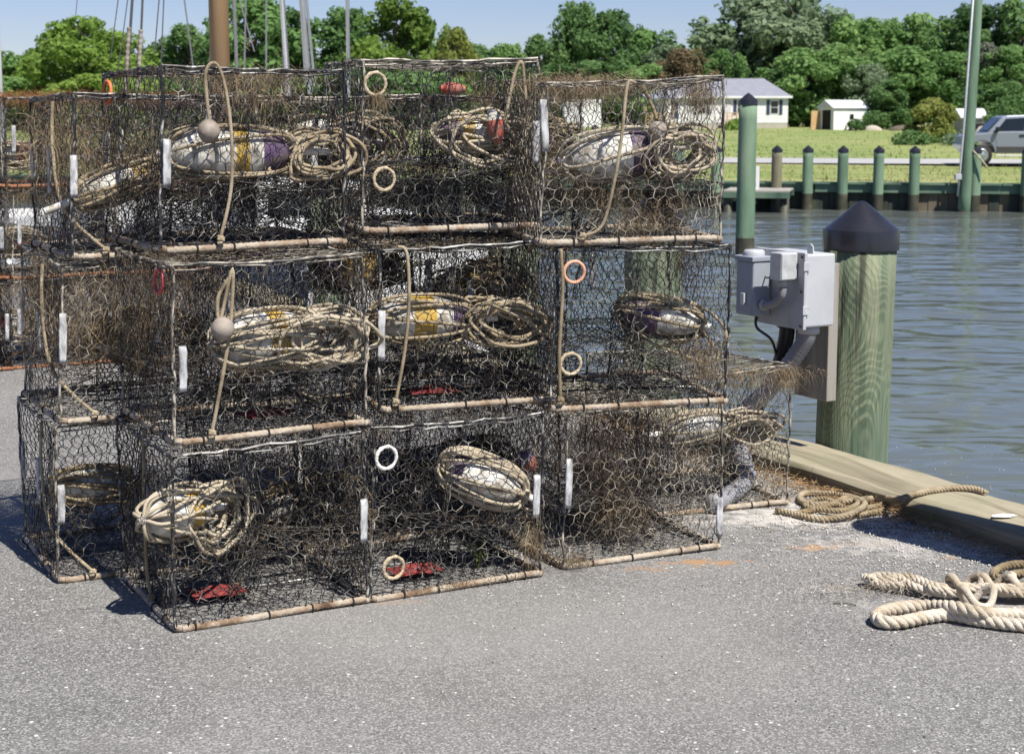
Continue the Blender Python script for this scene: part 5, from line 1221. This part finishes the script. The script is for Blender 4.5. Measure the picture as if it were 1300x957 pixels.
stuff(link('shell_grit', flakes('shell_grit', P, rng.uniform(.0015, .006, len(P)), M['shell'], 1)), 'crushed white shell scattered along the edge timber', 'shell grit')
n = 1500; P = np.stack([rng.uniform(-2.6, 2.4, n), rng.uniform(2.6, 7.0, n), np.full(n, .003)], -1)
stuff(link('loose_grit', flakes('loose_grit', P, rng.uniform(.0015, .0045, n), M['shell'], 2)), 'loose pale grit on the asphalt', 'grit')
n = 500; P = np.stack([rng.uniform(-2.6, 2.4, n), rng.uniform(2.6, 7.0, n), np.full(n, .003)], -1)
stuff(link('loose_stones', flakes('loose_stones', P, rng.uniform(.0015, .0055, n), M['stone'], 3)), 'small dark stones loose on the asphalt', 'stones')
P = np.concatenate([scatter_uv(3600, 2.78, .07, -.65, 3.2), scatter_uv(900, 2.76, .18, .0, 1.6)]); n = len(P); P[:, 2] = rng.uniform(.003, .03, n)
d_ = rng.normal(0, 1, (n, 3)) * np.array([1, 1, .15]); v_, q_ = ribbons(rng, P, d_, rng.uniform(.02, .08, n), rng.uniform(.0008, .0022, n), sag=.04, curl=.12); v_[:, 2] = np.maximum(v_[:, 2], .003)
k_ = (v_ - np.array(P0)) @ np.array(U); stuff(link('reed_litter', np_mesh('reed_litter', v_, q_, M['debris'])), 'brown reed litter gathered against the edge timber', 'litter')
M['moss'] = pmat('green_tuft', [(.05,.09,.015), (.12,.15,.03), (.20,.18,.06)], 20, .9)
p = on_z(1236, 662, .01); n = 500; P = np.array(p) + rng.normal(0, 1, (n, 3)) * np.array([.05, .06, .004]); P[:, 2] = np.abs(P[:, 2])
v_, q_ = ribbons(rng, P, rng.normal(0, .5, (n, 3)) + np.array([0, 0, 1]), rng.uniform(.02, .06, n), rng.uniform(.0008, .002, n), sag=.15); v_[:, 2] = np.maximum(v_[:, 2], .002)
stuff(link('grass_tuft', np_mesh('grass_tuft', v_, q_, M['moss'])), 'green grass tuft growing against the edge timber', 'grass')
# feather / gull dropping on the timber, twig and leaf on the asphalt
p = on_z(1274, 654, .084); mb = MB(); rr = random.Random(4); n = 14
mb.add([(0, 0, .004)] + [(.055 * rr.uniform(.7, 1.2) * math.cos(2 * math.pi * k / n), .025 * rr.uniform(.7, 1.2) * math.sin(2 * math.pi * k / n), 0) for k in range(n)], [(0, 1 + k, 1 + (k + 1) % n) for k in range(n)]); o = mb.build('gull_dropping', M['white_paint']); o.location = p; o.rotation_euler = (0, 0, .2); tag(o, 'white gull dropping on the edge timber', 'dropping')
a = on_z(1058, 765, .004); b = on_z(1087, 768, .004); mb = MB(); mb.tube(smooth_path([Vector((0, 0, 0)), (b - a) * .5 + Vector((0, .006, .002)), b - a], 5), .0022, 5); o = mb.build('twig', M['bark']); o.location = a; tag(o, 'thin brown twig lying on the open asphalt', 'twig')
# green weed sprig in front of the middle pot
p = on_z(607, 722, 0); o = empty('weed_sprig', p); mb = MB(); rr = random.Random(6)
for k in range(5): a = k * 1.3; mb.tube([(0, 0, 0), (.01 * math.cos(a), .01 * math.sin(a), .03), (.03 * math.cos(a), .03 * math.sin(a), .06 + .012 * k)], .0012, 4)
mb.build('stem', M['moss'], o); v_, q_ = ribbons(rng, rng.normal(0, 1, (60, 3)) * np.array([.015, .015, .02]) + np.array([0, 0, .06]), rng.normal(0, 1, (60, 3)), .025, .003, sag=.2); link('leaves', np_mesh('leaves', v_, q_, M['moss']), o)
tag(o, 'small green weed sprouting at the foot of the bottom middle pot', 'weed')
# grass along the far bank edge
n = 9000; x = rng.uniform(-8, 26, n); d_ = rng.uniform(.4, 19, n) ; P = np.stack([x, BK0.y + (x - BK0.x) * BD.y / BD.x + d_, np.array([land_z(q) for q in d_]) - .01], -1)
M['hay'] = pmat('dry_grass', [(.11,.13,.03), (.22,.21,.07), (.36,.30,.14)], .6, .95)
v_, q_ = ribbons(rng, P, rng.normal(0, .45, (n, 3)) + np.array([0, 0, 1]), rng.uniform(.05, .16, n), rng.uniform(.006, .02, n), sag=.12, nseg=2)
stuff(link('bank_grass', np_mesh('bank_grass', v_, q_, M['hay'])), 'short dry grass on the far bank', 'grass')
n = 9000; x = rng.uniform(0, 60, n); d_ = rng.uniform(29, 105, n); P = np.stack([x, BK0.y + (x - BK0.x) * BD.y / BD.x + d_, np.array([land_z(q) for q in d_]) - .02], -1)
M['lawn'] = pmat('lawn', [(.075,.12,.02), (.13,.17,.035), (.22,.21,.07)], .15, .95)
v_, q_ = ribbons(rng, P, rng.normal(0, .45, (n, 3)) + np.array([0, 0, 1]), rng.uniform(.05, .14, n), rng.uniform(.02, .05, n), sag=.12, nseg=2)
stuff(link('lawn_grass', np_mesh('lawn_grass', v_, q_, M['lawn'])), 'rough green grass of the field before the house', 'grass')
